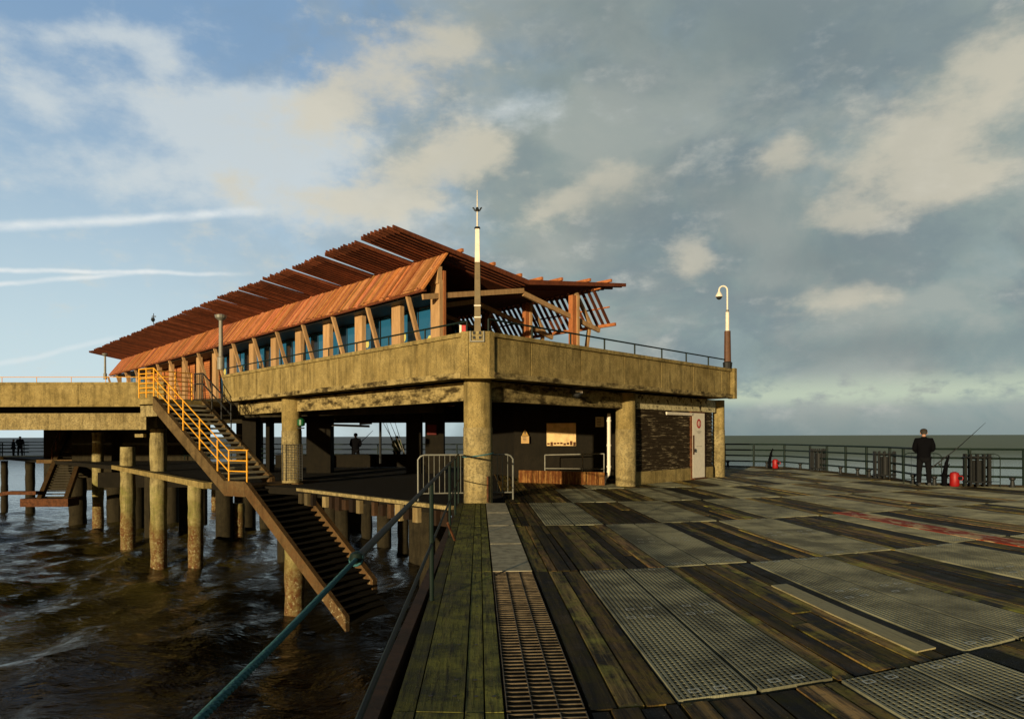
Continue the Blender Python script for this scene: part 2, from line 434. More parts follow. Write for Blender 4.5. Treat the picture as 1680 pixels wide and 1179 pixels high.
for (r, j, a0, a1, b0, b1) in gcells:
    for h in range(2):
        g0 = a0+h*.54+.006; g1 = g0+.504
        cc = D((g0+g1)/2, (b0+b1)/2)
        if not inside(cc.x, cc.y): continue
        e = D((g0+g1)/2, b1)
        near = cc.y < 13
        # behind the pavilion's clad wall nothing shows
        clips = []; g = MB(); grate_panel(g, g0, g1, b0+.02, b1-.02, 12 if near else 9, .055 if near else .11, .016 if near else .026, .013 if near else .02)
        clip = MB()
        if near:
            for bb in (.12, 2.0, 2.3, b1-b0-.15):
                for da in (.13, .30):
                    cx = g0+da+(.05 if bb == 2.3 else 0); clip = MB(); clips.append(clip)
                    for (x0, x1, y0, y1) in ((-.04, .04, -.035, -.022), (-.04, .04, .022, .035), (-.04, -.028, -.022, .022), (.028, .04, -.022, .022)):
                        q = [D(cx+x0, b0+bb+y0, .011), D(cx+x1, b0+bb+y0, .011), D(cx+x1, b0+bb+y1, .011), D(cx+x0, b0+bb+y1, .011)]
                        clip.poly(q); 
        side = ('left half' if h == 0 else 'right half')
        if cc.y < 9.5:
            nth = {1.18: 'first', 2.255: 'second', 3.33: 'third', 4.405: 'fourth', 5.48: 'fifth'}.get(round(a0, 3), 'outer')
            where = 'nearest row' if r == -1 else 'second row'
            lab = f"grating panel, {side} of the {nth} pair from the edge, {where}"
            if nth == 'outer': lab = f'grating panel far right in the {where}, {side} of its pair'
            if nth == 'outer' and j > 6: lab = 'grey grating panel at the far right of the near rows'
        else: lab = ('grey grating panel lying among timber boards in the middle of the deck' if cc.y < 20 else 'grey grating panel far back on the deck towards the railing')
        th = thing('deck_grating', lab, 'grating', tuple(D((g0+g1)/2, (b0+b1)/2, 0)), 'grating panels laid in pairs across the timber deck')
        g.build('grid', 'grate', th)
        for clip in clips: clip.build('fixing_clip', 'grate_clip', th)
        gn += 1
# rusty ladder grating and worn plates along the edge strip
for r, nm in ((-1, None), (0, None)):
    b0 = R0+r*ROW+.02; b1 = b0+ROW-.05
    if r == -1: b0 = 1.0
    g = MB(); grate_panel(g, .155, .615, b0, b1, 3, .078, .006, .010, z=.003, dep=.03)
    th = thing('ladder_grating', 'rusty ladder-like grating beside the green edge planks' if r == 0 else 'rusty grating at the bottom edge of the view', 'grating', tuple(D(.38, (b0+b1)/2)))
    g.build('bars', 'steel_bar', th)
for r, k, lab in ((1, 2, 'pale worn deck plate in front of the corner pillar'), (2, 2, 'darker worn deck plate at the foot of the corner pillar'), ):
    for i in range(k):
        b0 = R0+r*ROW+i*ROW/2+.02; b1 = b0+ROW/2-.05
        g = MB(); board(g, .16, .62, b0, b1, .004, .04, (1.0 if r == 1 else .5)*random.uniform(.9, 1.1), clip=False)
        tag(g.build('deck_plate', 'plate', uvs=True), lab + (', nearer one' if i == 0 else ', farther one'), 'plate', 'worn plates in the edge strip')
u0 = MB()   # edge fascia under our deck
u0.beam((-.50, -6, -.2), (-1.25, 17.0, -.2), .10, .34)
tag(u0.build('deck_edge_beam', 'rusty_timber'), 'dark timber beam along the near deck edge under the green planks', 'beam')
# floor of the covered part and the light concrete edge at its left
e = MB(); e.beam((-6.85, 23.3, -.10), (-1.45, 17.15, -.10), .18, .09)
o = thing('quay_edge', 'pale concrete edge beam with stained timber fenders beneath the covered deck', 'beam', (-4, 20, -.6))
e.build('edge_beam', 'concrete_smooth', o)
for i in range(20):
    if i % 7 == 3: continue
    f_ = MB(); a = Vector((-6.85, 23.3, 0)).lerp(Vector((-1.45, 17.15, 0)), (i+.5)/20)
    f_.box(a+Vector((0, 0, -.38)), (random.uniform(.15, .26), .12, random.uniform(.28, .42)), Vector((.66, -.75, 0)), Vector((.75, .66, 0)), tint=random.choice((.2, .4, .8, 1.3))); f_.build('fender', random.choice(('pile_timber', 'rusty_timber')), o)
e = MB(); e.beam((-10.9, 26.0, -.15), (-23.2, 42.3, -.15), .3, .22)
tag(e.build('deck_edge_beam', 'concrete'), 'weathered beam along the lower deck edge behind the tall piles', 'beam')

# ------------------------------------------------------------------ concrete building (upper storey platform)
pb = thing('pier_building', 'two storey weathered concrete pier head with parapet, round pillars and dark covered space', 'building', (0, 22, 0))
Ld = Vector((-.66, .751, 0)); Qd = Vector((.751, .66, 0))
A1 = Vector((-1.136, 16.9, 0)); A2 = Vector((-.454, 16.9, 0)); A3 = Vector((8.0, 26.4, 0)); A0 = Vector((-11.35, 28.5, 0))
Rd = (A3-A2).normalized(); RN = Vector((-Rd.y, Rd.x, 0))  # inward of right face
A4 = A3+Vector((-.62, .79, 0))*30
slab = [A1, A2, A3, A4, Vector((-40, 60, 0)), Vector((-60, 52, 0)), Vector((-60, 31.2, 0)), Vector((-16.3, 31.9, 0)), Vector((-11.7, 30.4, 0)), A0]
s = MB()
ins = [A1+Vector((.15, .2, 0)), A2+Vector((-.1, .2, 0)), A3+Vector((-.2, .1, 0)), A4, Vector((-40, 60, 0)), Vector((-60, 52, 0)), Vector((-60, 31.3, 0)), Vector((-16.3, 32.1, 0)), Vector((-11.7, 30.6, 0)), A0+Vector((.2, .1, 0))]
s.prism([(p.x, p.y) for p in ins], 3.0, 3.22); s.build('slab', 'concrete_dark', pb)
def wall_strip(mb, a, b, z0, z1, thick, inward, n=1):
    a = Vector(a); b = Vector(b); i = inward.normalized()*thick
    for k in range(n):
        p = a.lerp(b, k/n); q = a.lerp(b, (k+1)/n)
        mb.hexa([Vector((*p.xy, z0)), Vector((*q.xy, z0)), Vector((*(q+i).xy, z0)), Vector((*(p+i).xy, z0)),
                 Vector((*p.xy, z1)), Vector((*q.xy, z1)), Vector((*(q+i).xy, z1)), Vector((*(p+i).xy, z1))])
def parapet(a, b, inward, seams, endcap=False):
    a = Vector(a); b = Vector(b); L = (b-a).length; dr = (b-a).normalized(); out = -inward.normalized()
    m = MB(); cuts = [0]+[x for x in seams]+[L]
    for c0, c1 in zip(cuts[:-1], cuts[1:]):
        wall_strip(m, a+dr*(c0+.02), a+dr*(c1-.02), 3.08, 3.90, .22, inward)
    wall_strip(m, a+inward.normalized()*.02, b+inward.normalized()*.02, 3.09, 3.89, .18, inward)
    m.build('parapet', 'concrete', pb)
    m = MB(); wall_strip(m, a+out*.06-dr*0, b+out*.06, 3.904, 4.0, .34, inward); m.build('coping', 'concrete', pb)
    m = MB(); wall_strip(m, a+out*.09, b+out*.09, 2.94, 3.075, .40, inward); m.build('kerb', 'stained_beam', pb)
parapet(A1, A0, Qd, [1.9+2.05*i for i in range(7)])
parapet(A2, A3, RN, [1.4+2.1*i for i in range(6)])
# corner pilaster
c = MB(); c.prism([(A1.x-.05, A1.y-.02), (A1.x+.04, A1.y-.10), (A2.x-.04, A2.y-.10), (A2.x+.05, A2.y-.02), (A2.x-.05, A2.y+.35), (A1.x+.05, A1.y+.35)], 2.93, 4.02)
c.build('corner_block', 'concrete', pb)
c = MB()
for xx in (A1.x+.09, A2.x-.09): c.box((xx, A1.y-.10, 3.5), (.07, .05, 1.02))
c.build('corner_rib', 'concrete', pb)
# right end return
c = MB(); wall_strip(c, A3+Vector((.0, .0, 0)), A3+Vector((-.62, .79, 0))*9, 2.94, 4.0, .2, Vector((-.79, -.62, 0)))
c.build('parapet', 'concrete', pb)
c = MB(); c.box(A3+Vector((.02, -.02, 3.47)), (.20, .26, 1.10), Rd, RN); c.build('corner_rib', 'concrete', pb)
# left wing parapet
B0 = Vector((-60, 31.0, 0)); B1 = Vector((-15.3, 31.9, 0)); IN = Vector((-.02, 1, 0))
m = MB()
for i in range(12):
    a = B1.lerp(B0, i/12+.0004); b = B1.lerp(B0, (i+1)/12-.0004); wall_strip(m, a, b, 3.02, 3.90, .25, IN)
wall_strip(m, B0+IN*.02, B1+IN*.02, 3.03, 3.89, .2, IN)
m.build('parapet', 'concrete', pb)
m = MB(); wall_strip(m, B0-IN*.06, B1-IN*.06, 3.904, 4.0, .36, IN); m.build('coping', 'concrete', pb)
m = MB(); wall_strip(m, B0-IN*.05, B1-IN*.05, 2.93, 3.015, .4, IN); m.build('kerb', 'concrete', pb)
# beams
def bm(a, b, z0, z1, th, mat):
    m = MB(); d_ = (b-a).normalized(); wall_strip(m, a, b, z0, z1, th, Vector((-d_.y, d_.x, 0))); m.build('beam', mat, pb)
P1 = Vector(((784-840)/F*17.65, 17.65, 0)); P2 = Vector(((478.5-840)/F*25.5, 25.5, 0)); P3 = Vector(((1026.5-840)/F*23.1, 23.1, 0)); P4 = Vector(((1179-840)/F*28.0, 28.0, 0))
bm(P1+Vector((-.1, .1, 0)), P2+Vector((0, .1, 0)), 2.47, 2.93, -.35, 'stained_beam')
bm(P2, P2+Ld*5, 2.47, 2.93, -.35, 'stained_beam')
bm(P1+Vector((.1, -.1, 0)), P3+Vector((0, -.1, 0)), 2.45, 2.93, .35, 'stained_beam')
bm(Vector((-60, 33.0, 0)), Vector((-16.9, 33.5, 0)), 1.93, 2.70, .4, 'concrete_smooth')
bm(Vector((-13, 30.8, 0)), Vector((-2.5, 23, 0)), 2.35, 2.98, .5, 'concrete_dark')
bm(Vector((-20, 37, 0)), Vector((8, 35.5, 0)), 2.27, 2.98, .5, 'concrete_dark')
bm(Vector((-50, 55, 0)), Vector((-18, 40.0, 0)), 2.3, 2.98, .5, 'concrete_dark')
# pillars
for (pp, rr, mt) in ((P1, .355, 'concrete'), (P2, .345, 'concrete'), (P3, .325, 'concrete'), (P4, .235, 'concrete')):
    m = MB(); m.lathe((pp.x, pp.y, 0), [(rr, -.02), (rr, 1.80), (rr, 1.8005)], 32)
    pl = m.build('pillar', 'concrete_smooth', pb, smooth=True)
    m = MB(); m.lathe((pp.x, pp.y, 0), [(rr-.012, 1.78), (rr-.012, 2.94)], 32); m.build('pillar', mt, pb, smooth=True)
# dark inner walls and columns of the covered space
for (u0_, u1_, Y, z1) in ((402, 424, 34, 2.9), (440, 446, 34, 2.9), (506, 545, 33.5, 2.9), (668, 692, 33, 2.9), (699, 729, 33, 2.9)):
    x0 = (u0_-840)/F*Y; x1 = (u1_-840)/F*Y
    m = MB(); m.box(((x0+x1)/2, Y, 1.4), (x1-x0, .7, 3.1)); m.build('inner_pier', 'painted_shade', pb)
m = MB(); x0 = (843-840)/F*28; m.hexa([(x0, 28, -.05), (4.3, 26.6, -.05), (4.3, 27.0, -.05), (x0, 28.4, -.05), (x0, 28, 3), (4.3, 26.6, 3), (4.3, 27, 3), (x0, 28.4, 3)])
m.build('inner_wall', 'painted_shade', pb)
m = MB(); wall_strip(m, (4.3, 26.6, 0), (P3.x+.1, P3.y+.3, 0), -.05, 2.95, .25, Vector((1, 0, 0))); m.build('inner_wall', 'painted_shade', pb)
m = MB(); wall_strip(m, (x0, 28.4, 0), (-1.8, 33, 0), -.05, 2.95, .3, Vector((1, .3, 0))); m.build('inner_wall', 'painted_shade', pb)
# clad wall with door between pillar three and four
W0 = G(1043, 795.5); W1 = G(1170, 783.0); wd = (W1-W0).normalized(); wn = Vector((wd.y, -wd.x, 0)); WL = (W1-W0).length
m = MB(); wall_strip(m, W0, W1, -.02, .42, .35, -wn); m.build('plinth', 'concrete', pb)
m = MB(); wall_strip(m, W0, W1+wd*.2, 2.46, 2.93, .3, -wn); m.build('lintel', 'peeling_lintel', pb)
m = MB(); nb = 15
for i in range(nb):
    z0 = .42+i*(2.04/nb); z1 = z0+2.04/nb
    a = W0-wn*.05; b = W1-wn*.05
    m.hexa([Vector((*(a+wn*.03).xy, z0+.008)), Vector((*(b+wn*.03).xy, z0+.008)), Vector((*(b-wn*.05).xy, z0)), Vector((*(a-wn*.05).xy, z0)),
            Vector((*(a).xy, z1)), Vector((*(b).xy, z1)), Vector((*(b-wn*.05).xy, z1)), Vector((*(a-wn*.05).xy, z1))], random.uniform(.5, 1.6))
m.build('weatherboarding', 'peeling_board', pb)
def wallpt(u):
    k = (u-840)/F
    t_ = (k*W0.y-W0.x)/(wd.x-k*wd.y); return W0+wd*t_
d0 = wallpt(1134.5); d1 = wallpt(1154); zt = 2.40
m = MB(); wall_strip(m, d0+wn*.05, d1+wn*.05, .06, zt, .06, -wn); door = m.build('door', 'white_paint', pb)
door['label'] = 'narrow white door with red round sign'
m = MB()
for a, b in ((d0-wd*.06, d0), (d1, d1+wd*.06)): wall_strip(m, a+wn*.04, b+wn*.04, 0, zt+.06, .1, -wn)
wall_strip(m, d0+wn*.04, d1+wn*.04, zt, zt+.06, .1, -wn); m.build('door_frame', 'rust', door)
m = MB(); wall_strip(m, d0-wd*.02+wn*.14, d1+wd*.05+wn*.14, 0, .05, .1, -wn); m.build('door_step', 'rust', door)
m = MB(); wall_strip(m, d0+wn*.054, d0+wd*.12+wn*.054, .9, 1.6, .003, -wn); m.build('rust_patch', 'rust', door)
dc = (d0+d1)/2+wn*.056; dw = (d1-d0).length
def disc(mb, c, ax, r, seg=24, r0=0):
    az = Vector((0, 0, 1)); n0 = ax.cross(az)*-.0
    if r0 == 0: mb.poly([c+ax*math.cos(2*PI*k/seg)*r+az*math.sin(2*PI*k/seg)*r for k in range(seg)])
    else:
        for k in range(seg):
            a, b = 2*PI*k/seg, 2*PI*(k+1)/seg
            mb.poly([c+ax*math.cos(a)*r+az*math.sin(a)*r, c+ax*math.cos(b)*r+az*math.sin(b)*r, c+ax*math.cos(b)*r0+az*math.sin(b)*r0, c+ax*math.cos(a)*r0+az*math.sin(a)*r0])
m = MB(); disc(m, dc+Vector((0, 0, 2.02)), wd, .17); sg = m.build('round_sign', 'sign_red', door)
m = MB(); disc(m, dc+wn*.004+Vector((0, 0, 2.02)), wd, .10); m.build('sign_centre', 'white_paint', sg)
m = MB(); m.box(dc+wn*.008+Vector((0, 0, 2.0)), (.05, .003, .12), wd, wn); disc(m, dc+wn*.009+Vector((0, 0, 2.085)), wd, .025, 12); m.build('sign_figure', 'sign_red', sg)
m = MB()
for k in range(3): m.box(dc+wn*.003+Vector((0, 0, 1.74-k*.035)), (dw*(.42-.1*k), .003, .012), wd, wn)
m.box(dc+wn*.003+Vector((0, 0, 1.20)), (dw*.5, .003, .008), wd, wn)
m.build('door_lettering', 'lamp_grey', door)
m = MB(); m.box(d0+wd*.1+wn*.09+Vector((0, 0, 1.05)), (.03, .05, .12), wd, wn); m.build('handle', 'black_paint', door)
# tube light left of the door
t0 = wallpt(1091); t1 = wallpt(1133)
tl = thing('tube_light', 'white strip light fixed over the black boards left of the white door', 'light', tuple(t0+Vector((0, 0, 2.3))))
m = MB(); m.beam(t0+wn*.06+Vector((0, 0, 2.37)), t1+wn*.06+Vector((0, 0, 2.37)), .06, .05); m.build('housing', 'white_paint', tl)
m = MB(); m.tube([t0+wn*.06+Vector((0, 0, 2.32)), t1+wn*.06+Vector((0, 0, 2.32))], .025); m.build('tube', 'white_paint', tl)
# low stained wall + rail + cream panel + signs in the covered space
lw = thing('low_wall', 'low rust-stained wall with handrail in the dark covered space', 'wall', (2, 24.6, 0))
m = MB(); a = G(851, 791); b = G(992, 796); wall_strip(m, a, b, 0, .42, .15, Vector((0, 1, 0))); m.build('wall', 'rust_wall', lw)
m = MB()
p0 = P(894, 746, 26.0); p1 = P(991, 744, 25.6)
m.tube([p0, p1], .022); m.tube([P(894, 768, 26.0), P(991, 769, 25.6)], .018)
for k in (0, .64, 1):
    q = p0.lerp(p1, k); m.tube([Vector((q.x, q.y, .0)), q], .022)
m.build('handrail', 'lamp_grey', lw)
cpn = thing('cream_panel', 'sunlit cream boarded panel with rusty lower edge on the inner wall', 'panel', (2, 26.9, 1.2))
m = MB(); a = P(897, 731, 27.35); b = P(945, 731, 27.1); wall_strip(m, a, b, a.z, a.z+.85, .06, Vector((0, 1, 0))); m.build('board', 'cream_board', cpn)
m = MB()
for k in range(9): q = a.lerp(b, (k+.5)/9); m.box(q+Vector((0, -.02, .06+random.uniform(0, .05))), (.09, .02, random.uniform(.05, .16)))
m.build('rust_edge', 'rust', cpn)
sg = thing('warning_sign', 'yellow warning sign with black triangle on the inner wall', 'sign', tuple(P(861, 727, 27.6)))
a = P(855, 727, 27.7); b = P(868, 727, 27.6)
m = MB(); wall_strip(m, a, b, a.z, a.z+.28, .02, Vector((0, 1, 0))); m.build('plate', 'sign_yellow', sg)
q = (a+b)/2+Vector((0, -.012, .3)); m = MB(); m.poly([q+Vector((-.13, 0, 0)), q+Vector((.13, 0, 0)), q+Vector((0, 0, .24))]); m.build('triangle', 'sign_yellow', sg)
m = MB(); m.poly([q+Vector((-.02, -.005, .05)), q+Vector((.02, -.005, .05)), q+Vector((.02, -.005, .15)), q+Vector((-.02, -.005, .15))])
for k in range(3): m.box(q+Vector((0, -.004, -.07-.06*k)), (.2-.03*k, .004, .02))
m.build('lettering', 'sign_black', sg)
sg = thing('notice', 'small cream notice high on the wall beside the white downpipe', 'notice', tuple(P(984, 700, 25.4)))
a = P(977, 700, 25.45); b = P(991, 700, 25.4); m = MB(); wall_strip(m, a, b, a.z, a.z+.35, .02, Vector((0, 1, 0))); m.build('plate', 'sign_cream', sg)
m = MB()
for k in range(5): m.box((a+b)/2+Vector((0, -.006, .06+.055*k)), (.2, .004, .016))
m.build('lettering', 'sign_black', sg)
sg = MB(); a = P(701, 712, 32.5); sg.box(a+Vector((.2, 0, .2)), (.42, .03, .45)); tag(sg.build('red_notice', 'red_dull'), 'dark red notice board on the inner pier left of the corner pillar', 'notice')
# downpipe
dp = MB(); y0 = 23.6
dp.tube([P(999, 678, y0), P(999, 770, y0), P(998, 778, y0), P(992, 786, y0), P(991, 795, y0)], .06, 10)
o = thing('downpipe', 'white rainwater pipe with kicked foot left of the middle pillar', 'pipe', tuple(P(999, 795, y0)))
dp.build('pipe', 'white_paint', o)
dp = MB()
for v in (690, 730, 765): q = P(999, v, y0); dp.lathe(q, [(.075, -.03), (.075, .03)], 12)
dp.build('bracket', 'white_paint', o)
# floodlight / camera under parapet
fl = thing('floodlight', 'black floodlight with white lens bracketed under the parapet', 'light', tuple(P(948, 640, 20.6)))
m = MB(); m.box(P(947, 640, 20.3), (.30, .16, .20)); m.build('housing', 'black_paint', fl)
m = MB(); m.tube([P(947, 636, 20.4), P(945, 620, 20.5)], .04); m.lathe(P(947, 653, 20.3), [(.02, 0), (.11, .05), (.13, .12)], 12); m.build('bracket', 'black_paint', fl)
m = MB(); m.box(P(950, 642, 20.19), (.2, .03, .06)); m.build('lens', 'white_paint', fl)

# ------------------------------------------------------------------ parapet rails
def rail_run(name, label, pts, zs, posts, r, mat, zb, postr=None):
    """pts polyline of ground points; zs rail heights; posts spacing; zb base height"""
    root = thing(name, label, 'railing', (pts[0][0], pts[0][1], zb))
    for z in zs:
        m = MB(); m.tube([Vector((p[0], p[1], z)) for p in pts], r, 6); m.build('rail', mat, root)
    for a, b in zip(pts[:-1], pts[1:]):
        a = Vector((a[0], a[1], 0)); b = Vector((b[0], b[1], 0)); L = (b-a).length; n = max(1, round(L/posts))
        for k in range(n):
            q = a.lerp(b, k/n); m = MB(); m.tube([q+Vector((0, 0, zb)), q+Vector((0, 0, max(zs)))], postr or r, 6); m.build('post', mat, root)
    return root
ci = Qd*.12; cr = RN*.12
rail_run('parapet_rail', 'low dark rail on the left-facing parapet below the cafe', [A1+ci, A0+ci], [4.28], 1.7, .022, 'green_paint', 3.99)
rail_run('parapet_rail', 'low dark rail on the right-facing parapet towards the camera pole', [A2+cr, A3+cr], [4.33], 1.65, .024, 'green_paint', 3.99)
rail_run('parapet_rail', 'thin yellow rail on the left wing parapet', [Vector((-60, 31.1, 0)), Vector((-14.9, 32.05, 0))], [4.24], 1.5, .014, 'yellow_paint', 3.99)

# ------------------------------------------------------------------ cafe
E0 = Vector((-2.28, 23.2, 0)); LD = Vector((-.655, .756, 0)).normalized(); QD = Vector((.756, .655, 0)).normalized()
cafe = thing('pier_cafe', 'long timber cafe with butterfly louvred cedar roof on the upper deck', 'building', tuple(E0+Vector((0, 0, 3.2))))
def K(q, t_, z): return E0+QD*q+LD*t_+Vector((0, 0, z))
LEN = 43.0; BAY = 2.62
def roofz(q):
    return 6.90+(3.64-q)*.172 if q < 3.64 else 6.90+(q-3.64)*.118
QL, QM, QR = -1.87, 3.64, 8.9
# roof bays of fins
starts = [-.15]+[2.15+BAY*i for i in range(16)]
for i, t0_ in enumerate(starts):
    t1_ = (starts[i+1] if i+1 < len(starts) else LEN)-.42
    if t1_-t0_ < .3: continue
    n = max(2, int(round((t1_-t0_)/.235)))
    m = MB(); m2 = MB()
    for k in range(n+1):
        tt = t0_+(t1_-t0_)*k/n; jl = random.uniform(-.06, .06); tint = random.uniform(.6, 1.4); tl_ = .05*(k/n); tm_ = 0.0
        ql = QL+jl
        m.hexa([K(ql, tt-.03, roofz(ql)+tl_), K(QM, tt-.03, roofz(QM)+tm_), K(QM, tt+.03, roofz(QM)+tm_), K(ql, tt+.03, roofz(ql)+tl_),
                K(ql, tt-.03, roofz(ql)+.12+tl_), K(QM, tt-.03, roofz(QM)+.17+tm_), K(QM, tt+.03, roofz(QM)+.17+tm_), K(ql, tt+.03, roofz(ql)+.12+tl_)], tint)
        qr = QR+random.uniform(-.4, .05) if k else QR
        m2.hexa([K(QM+.02, tt-.03, roofz(QM)), K(qr, tt-.03, roofz(qr)), K(qr, tt+.03, roofz(qr)), K(QM+.02, tt+.03, roofz(QM)),
                 K(QM+.02, tt-.03, roofz(QM)+.17), K(qr, tt-.03, roofz(qr)+.13), K(qr, tt+.03, roofz(qr)+.13), K(QM+.02, tt+.03, roofz(QM)+.17)], tint)
    m.build('roof_louvre', 'cedar_dark', cafe); m2.build('roof_louvre', 'cedar_dark', cafe)
# purlins on top along the length, ends proud of the first fin
for q in (.75, 2.1, 3.3, 4.3, 5.3, 6.8, 8.0):
    m = MB(); z = roofz(q)+.245; m.beam(K(q, -.20, z-.02), K(q, LEN-.4, z-.02), .09, .11); m.build('purlin', 'cedar', cafe)
# under-roof boarding inside the fascias
m = MB()
for (qa, qb) in ((.55, QM), (QM, 7.0)):
    za, zb_ = roofz(qa)-.04, roofz(qb)-.04
    m.hexa([K(qa, .6, za-.05), K(qb, .6, zb_-.05), K(qb, LEN-.8, zb_-.05), K(qa, LEN-.8, za-.05), K(qa, .6, za), K(qb, .6, zb_), K(qb, LEN-.8, zb_), K(qa, LEN-.8, za)])
m.build('roof_deck', 'cedar_dark', cafe)
# left cladding (closed boards)
bd = MB(); tt = 0.0
while tt < LEN-1:
    wv = random.choice((.14, .14, .18, .24)); pr = random.choice((0, 0, .012, .03)); tn = random.uniform(.65, 1.45)
    tn = (tn, tn*random.uniform(.85, 1.25), tn*random.uniform(.8, 1.5))
    N = Vector((QD.x*-.8, QD.y*-.8, .6))*(.03+pr)
    zl = 6.22+random.uniform(-.03, .03)
    a, b, c_, d_ = K(.42, tt+.006, 7.62), K(.42, tt+wv-.006, 7.62), K(-.62, tt+wv-.006, zl), K(-.62, tt+.006, zl)
    bd.hexa([a, d_, c_, b, a+N, d_+N, c_+N, b+N], tn); tt += wv
bd.build('cladding', 'cedar', cafe)
m = MB(); m.beam(K(-.55, .05, 6.24), K(-.55, LEN-1, 6.24), .1, .16); m.beam(K(.45, .05, 7.5), K(.45, LEN-1, 7.5), .12, .16); m.build('edge_beam', 'cedar_dark', cafe)
m = MB(); m.hexa([K(.30, .3, 7.40), K(-.42, .3, 6.45), K(-.42, LEN-1, 6.45), K(.30, LEN-1, 7.40), K(.36, .3, 7.40), K(-.36, .3, 6.45), K(-.36, LEN-1, 6.45), K(.36, LEN-1, 7.40)]); m.build('lining', 'black_paint', cafe)
# soffit behind cladding bottom to glass
m = MB(); m.hexa([K(-.4, .5, 6.12), K(.9, .5, 6.12), K(.9, LEN-1, 6.12), K(-.4, LEN-1, 6.12), K(-.4, .5, 6.18), K(.9, .5, 6.18), K(.9, LEN-1, 6.18), K(-.4, LEN-1, 6.18)]); m.build('soffit', 'black_paint', cafe)
# right screen (open slats)
k = 0; sc = MB()
while k*.30 < LEN-1:
    tt = k*.30; tn = random.uniform(.6, 1.3)
    sc.beam(K(7.15, tt, 7.25), K(8.1, tt, 5.93), .075, .10, QD, tn); k += 1
sc.build('slat_screen', 'cedar_dark', cafe)
for (q, z) in ((8.05, 5.92), (7.2, 7.2), (7.7, 6.55)):
    m = MB(); m.beam(K(q, -.35, z), K(q, LEN-1, z), .10 if z < 6 else .05, .12 if z < 6 else .05); m.build('screen_rail', 'cedar', cafe)
nb = 17
for i in range(nb):
    tt = BAY*i
    # wide column
    tn = random.uniform(.85, 1.15)
    m = MB(); ct = tt if i else .0; wq = .56 if i else .50
    m.box(K(0.05, ct+(.25 if i == 0 else 0), 4.9), (.16, wq, 3.4 if i == 0 else 2.95), QD, LD, tint=tn); m.build('column', 'timber_pale', cafe)
    if i == 0:
        m = MB(); m.box(K(.16, .02, 4.95), (.10, .08, 3.9), QD, LD, tint=.8); m.build('column', 'cedar', cafe)
        m = MB(); m.box(K(0.0, .26, 6.75), (.16, .5, .55), QD, LD, tint=tn); m.build('column', 'timber_pale', cafe)
    # leaning strut
    m = MB(); m.beam(K(-.5, tt+1.15, 6.22), K(.42, tt+1.15, 3.2), .13, .11, LD, tint=random.uniform(.8, 1.1)); m.build('strut', 'timber_pale', cafe)
    m = MB(); m.beam(K(-.62 if i == 0 else 1.0, tt+.08, 5.98 if i == 0 else 6.15), K(QM, tt+.08, 6.72), .10, .17, tint=.8); m.build('tie_beam', 'timber_pale', cafe)
    m = MB(); m.beam(K(QM, tt+.08, 6.62), K(7.6, tt+.08, 5.68), .10, .17, tint=.8); m.build('tie_beam', 'timber_pale', cafe)
    if i < 6:
        m = MB(); m.box(K(6.13, tt+.05, 4.9), (.30, .22, 3.9), QD, LD, tint=.9); m.build('column', 'cedar', cafe)
        m = MB(); m.box(K(6.24, tt-.085, 4.9), (.12, .05, 3.9), QD, LD, tint=1); m.build('column', 'timber_pale', cafe)
        m = MB(); m.beam(K(7.25, tt+.3, 5.7), K(6.75, tt+.3, 3.2), .12, .12, LD, tint=1); m.build('strut', 'timber_pale', cafe)
        m = MB(); m.beam(K(7.35, tt+.22, 5.75), K(6.45, tt+.22, 7.0), .1, .14, LD, tint=.8); m.build('brace', 'timber_pale', cafe)
# glazed walls
for i in range(16):
    m = MB(); a = BAY*i+.08+1.3; b = a+BAY-.16
    m.hexa([K(.9, a, 3.25), K(.96, a, 3.25), K(.96, b, 3.25), K(.9, b, 3.25), K(.9, a, 6.1), K(.96, a, 6.1), K(.96, b, 6.1), K(.9, b, 6.1)])
    g = m.build('window', 'blue_glass', cafe)
    m = MB()
    for tt in (a-.07, (a+b)/2, b+.02): m.box(K(.93, tt, 4.67), (.1, .05, 2.86), QD, LD)
    m.build('frame', 'black_paint', g)
    m = MB()
    for (dt, z) in ((.5, 4.95), (1.75, 4.55), (1.1, 4.15), (2.2, 5.2)):
        if random.random() < .35: continue
        disc(m, K(.885, a+dt, z), LD, random.uniform(.14, .19), 16)
    if m.v: m.build('disc', 'disc_yellow', g)
m = MB(); m.box(K(3.6, 5.2, 4.7), (5.4, .06, 2.9), QD, LD); m.build('window', 'dark_glass', cafe)
for q in (1.0, 2.3, 3.6, 4.9, 6.2):
    m = MB(); m.box(K(q, 5.15, 4.7), (.08, .1, 3.0), QD, LD); m.build('mullion', 'black_paint', cafe)
m = MB(); m.hexa([K(6.3, 5.3, 3.25), K(6.36, 5.3, 3.25), K(6.36, LEN-1, 3.25), K(6.3, LEN-1, 3.25), K(6.3, 5.3, 6.3), K(6.36, 5.3, 6.3), K(6.36, LEN-1, 6.3), K(6.3, LEN-1, 6.3)]); m.build('window', 'dark_glass', cafe)
m = MB(); m.box(K(3.6, 14, 4.7), (5.2, .15, 2.9), QD, LD); m.build('inner_wall', 'cedar_dark', cafe)
m = MB(); m.box(K(3.6, 14, 3.26), (5.3, 17.5, .05), QD, LD); m.build('floor', 'cedar_dark', cafe)
m = MB()
for q, tt in ((2, 7), (4.5, 8), (3, 10.5)):
    m.lathe(K(q, tt, 3.28), [(.25, 0), (.04, .03), (.04, .7), (.45, .72), (.45, .76)], 14)
m.build('table', 'timber_pale', cafe)
# reddish boarded store wall at the far half of the facade
m = MB()
for k in range(22): m.beam(K(.86, 22.5, 3.3+k*.13), K(.86, 38, 3.3+k*.13), .05, .11, tint=random.uniform(.7, 1.3))
m.build('boarded_wall', 'cedar', cafe)
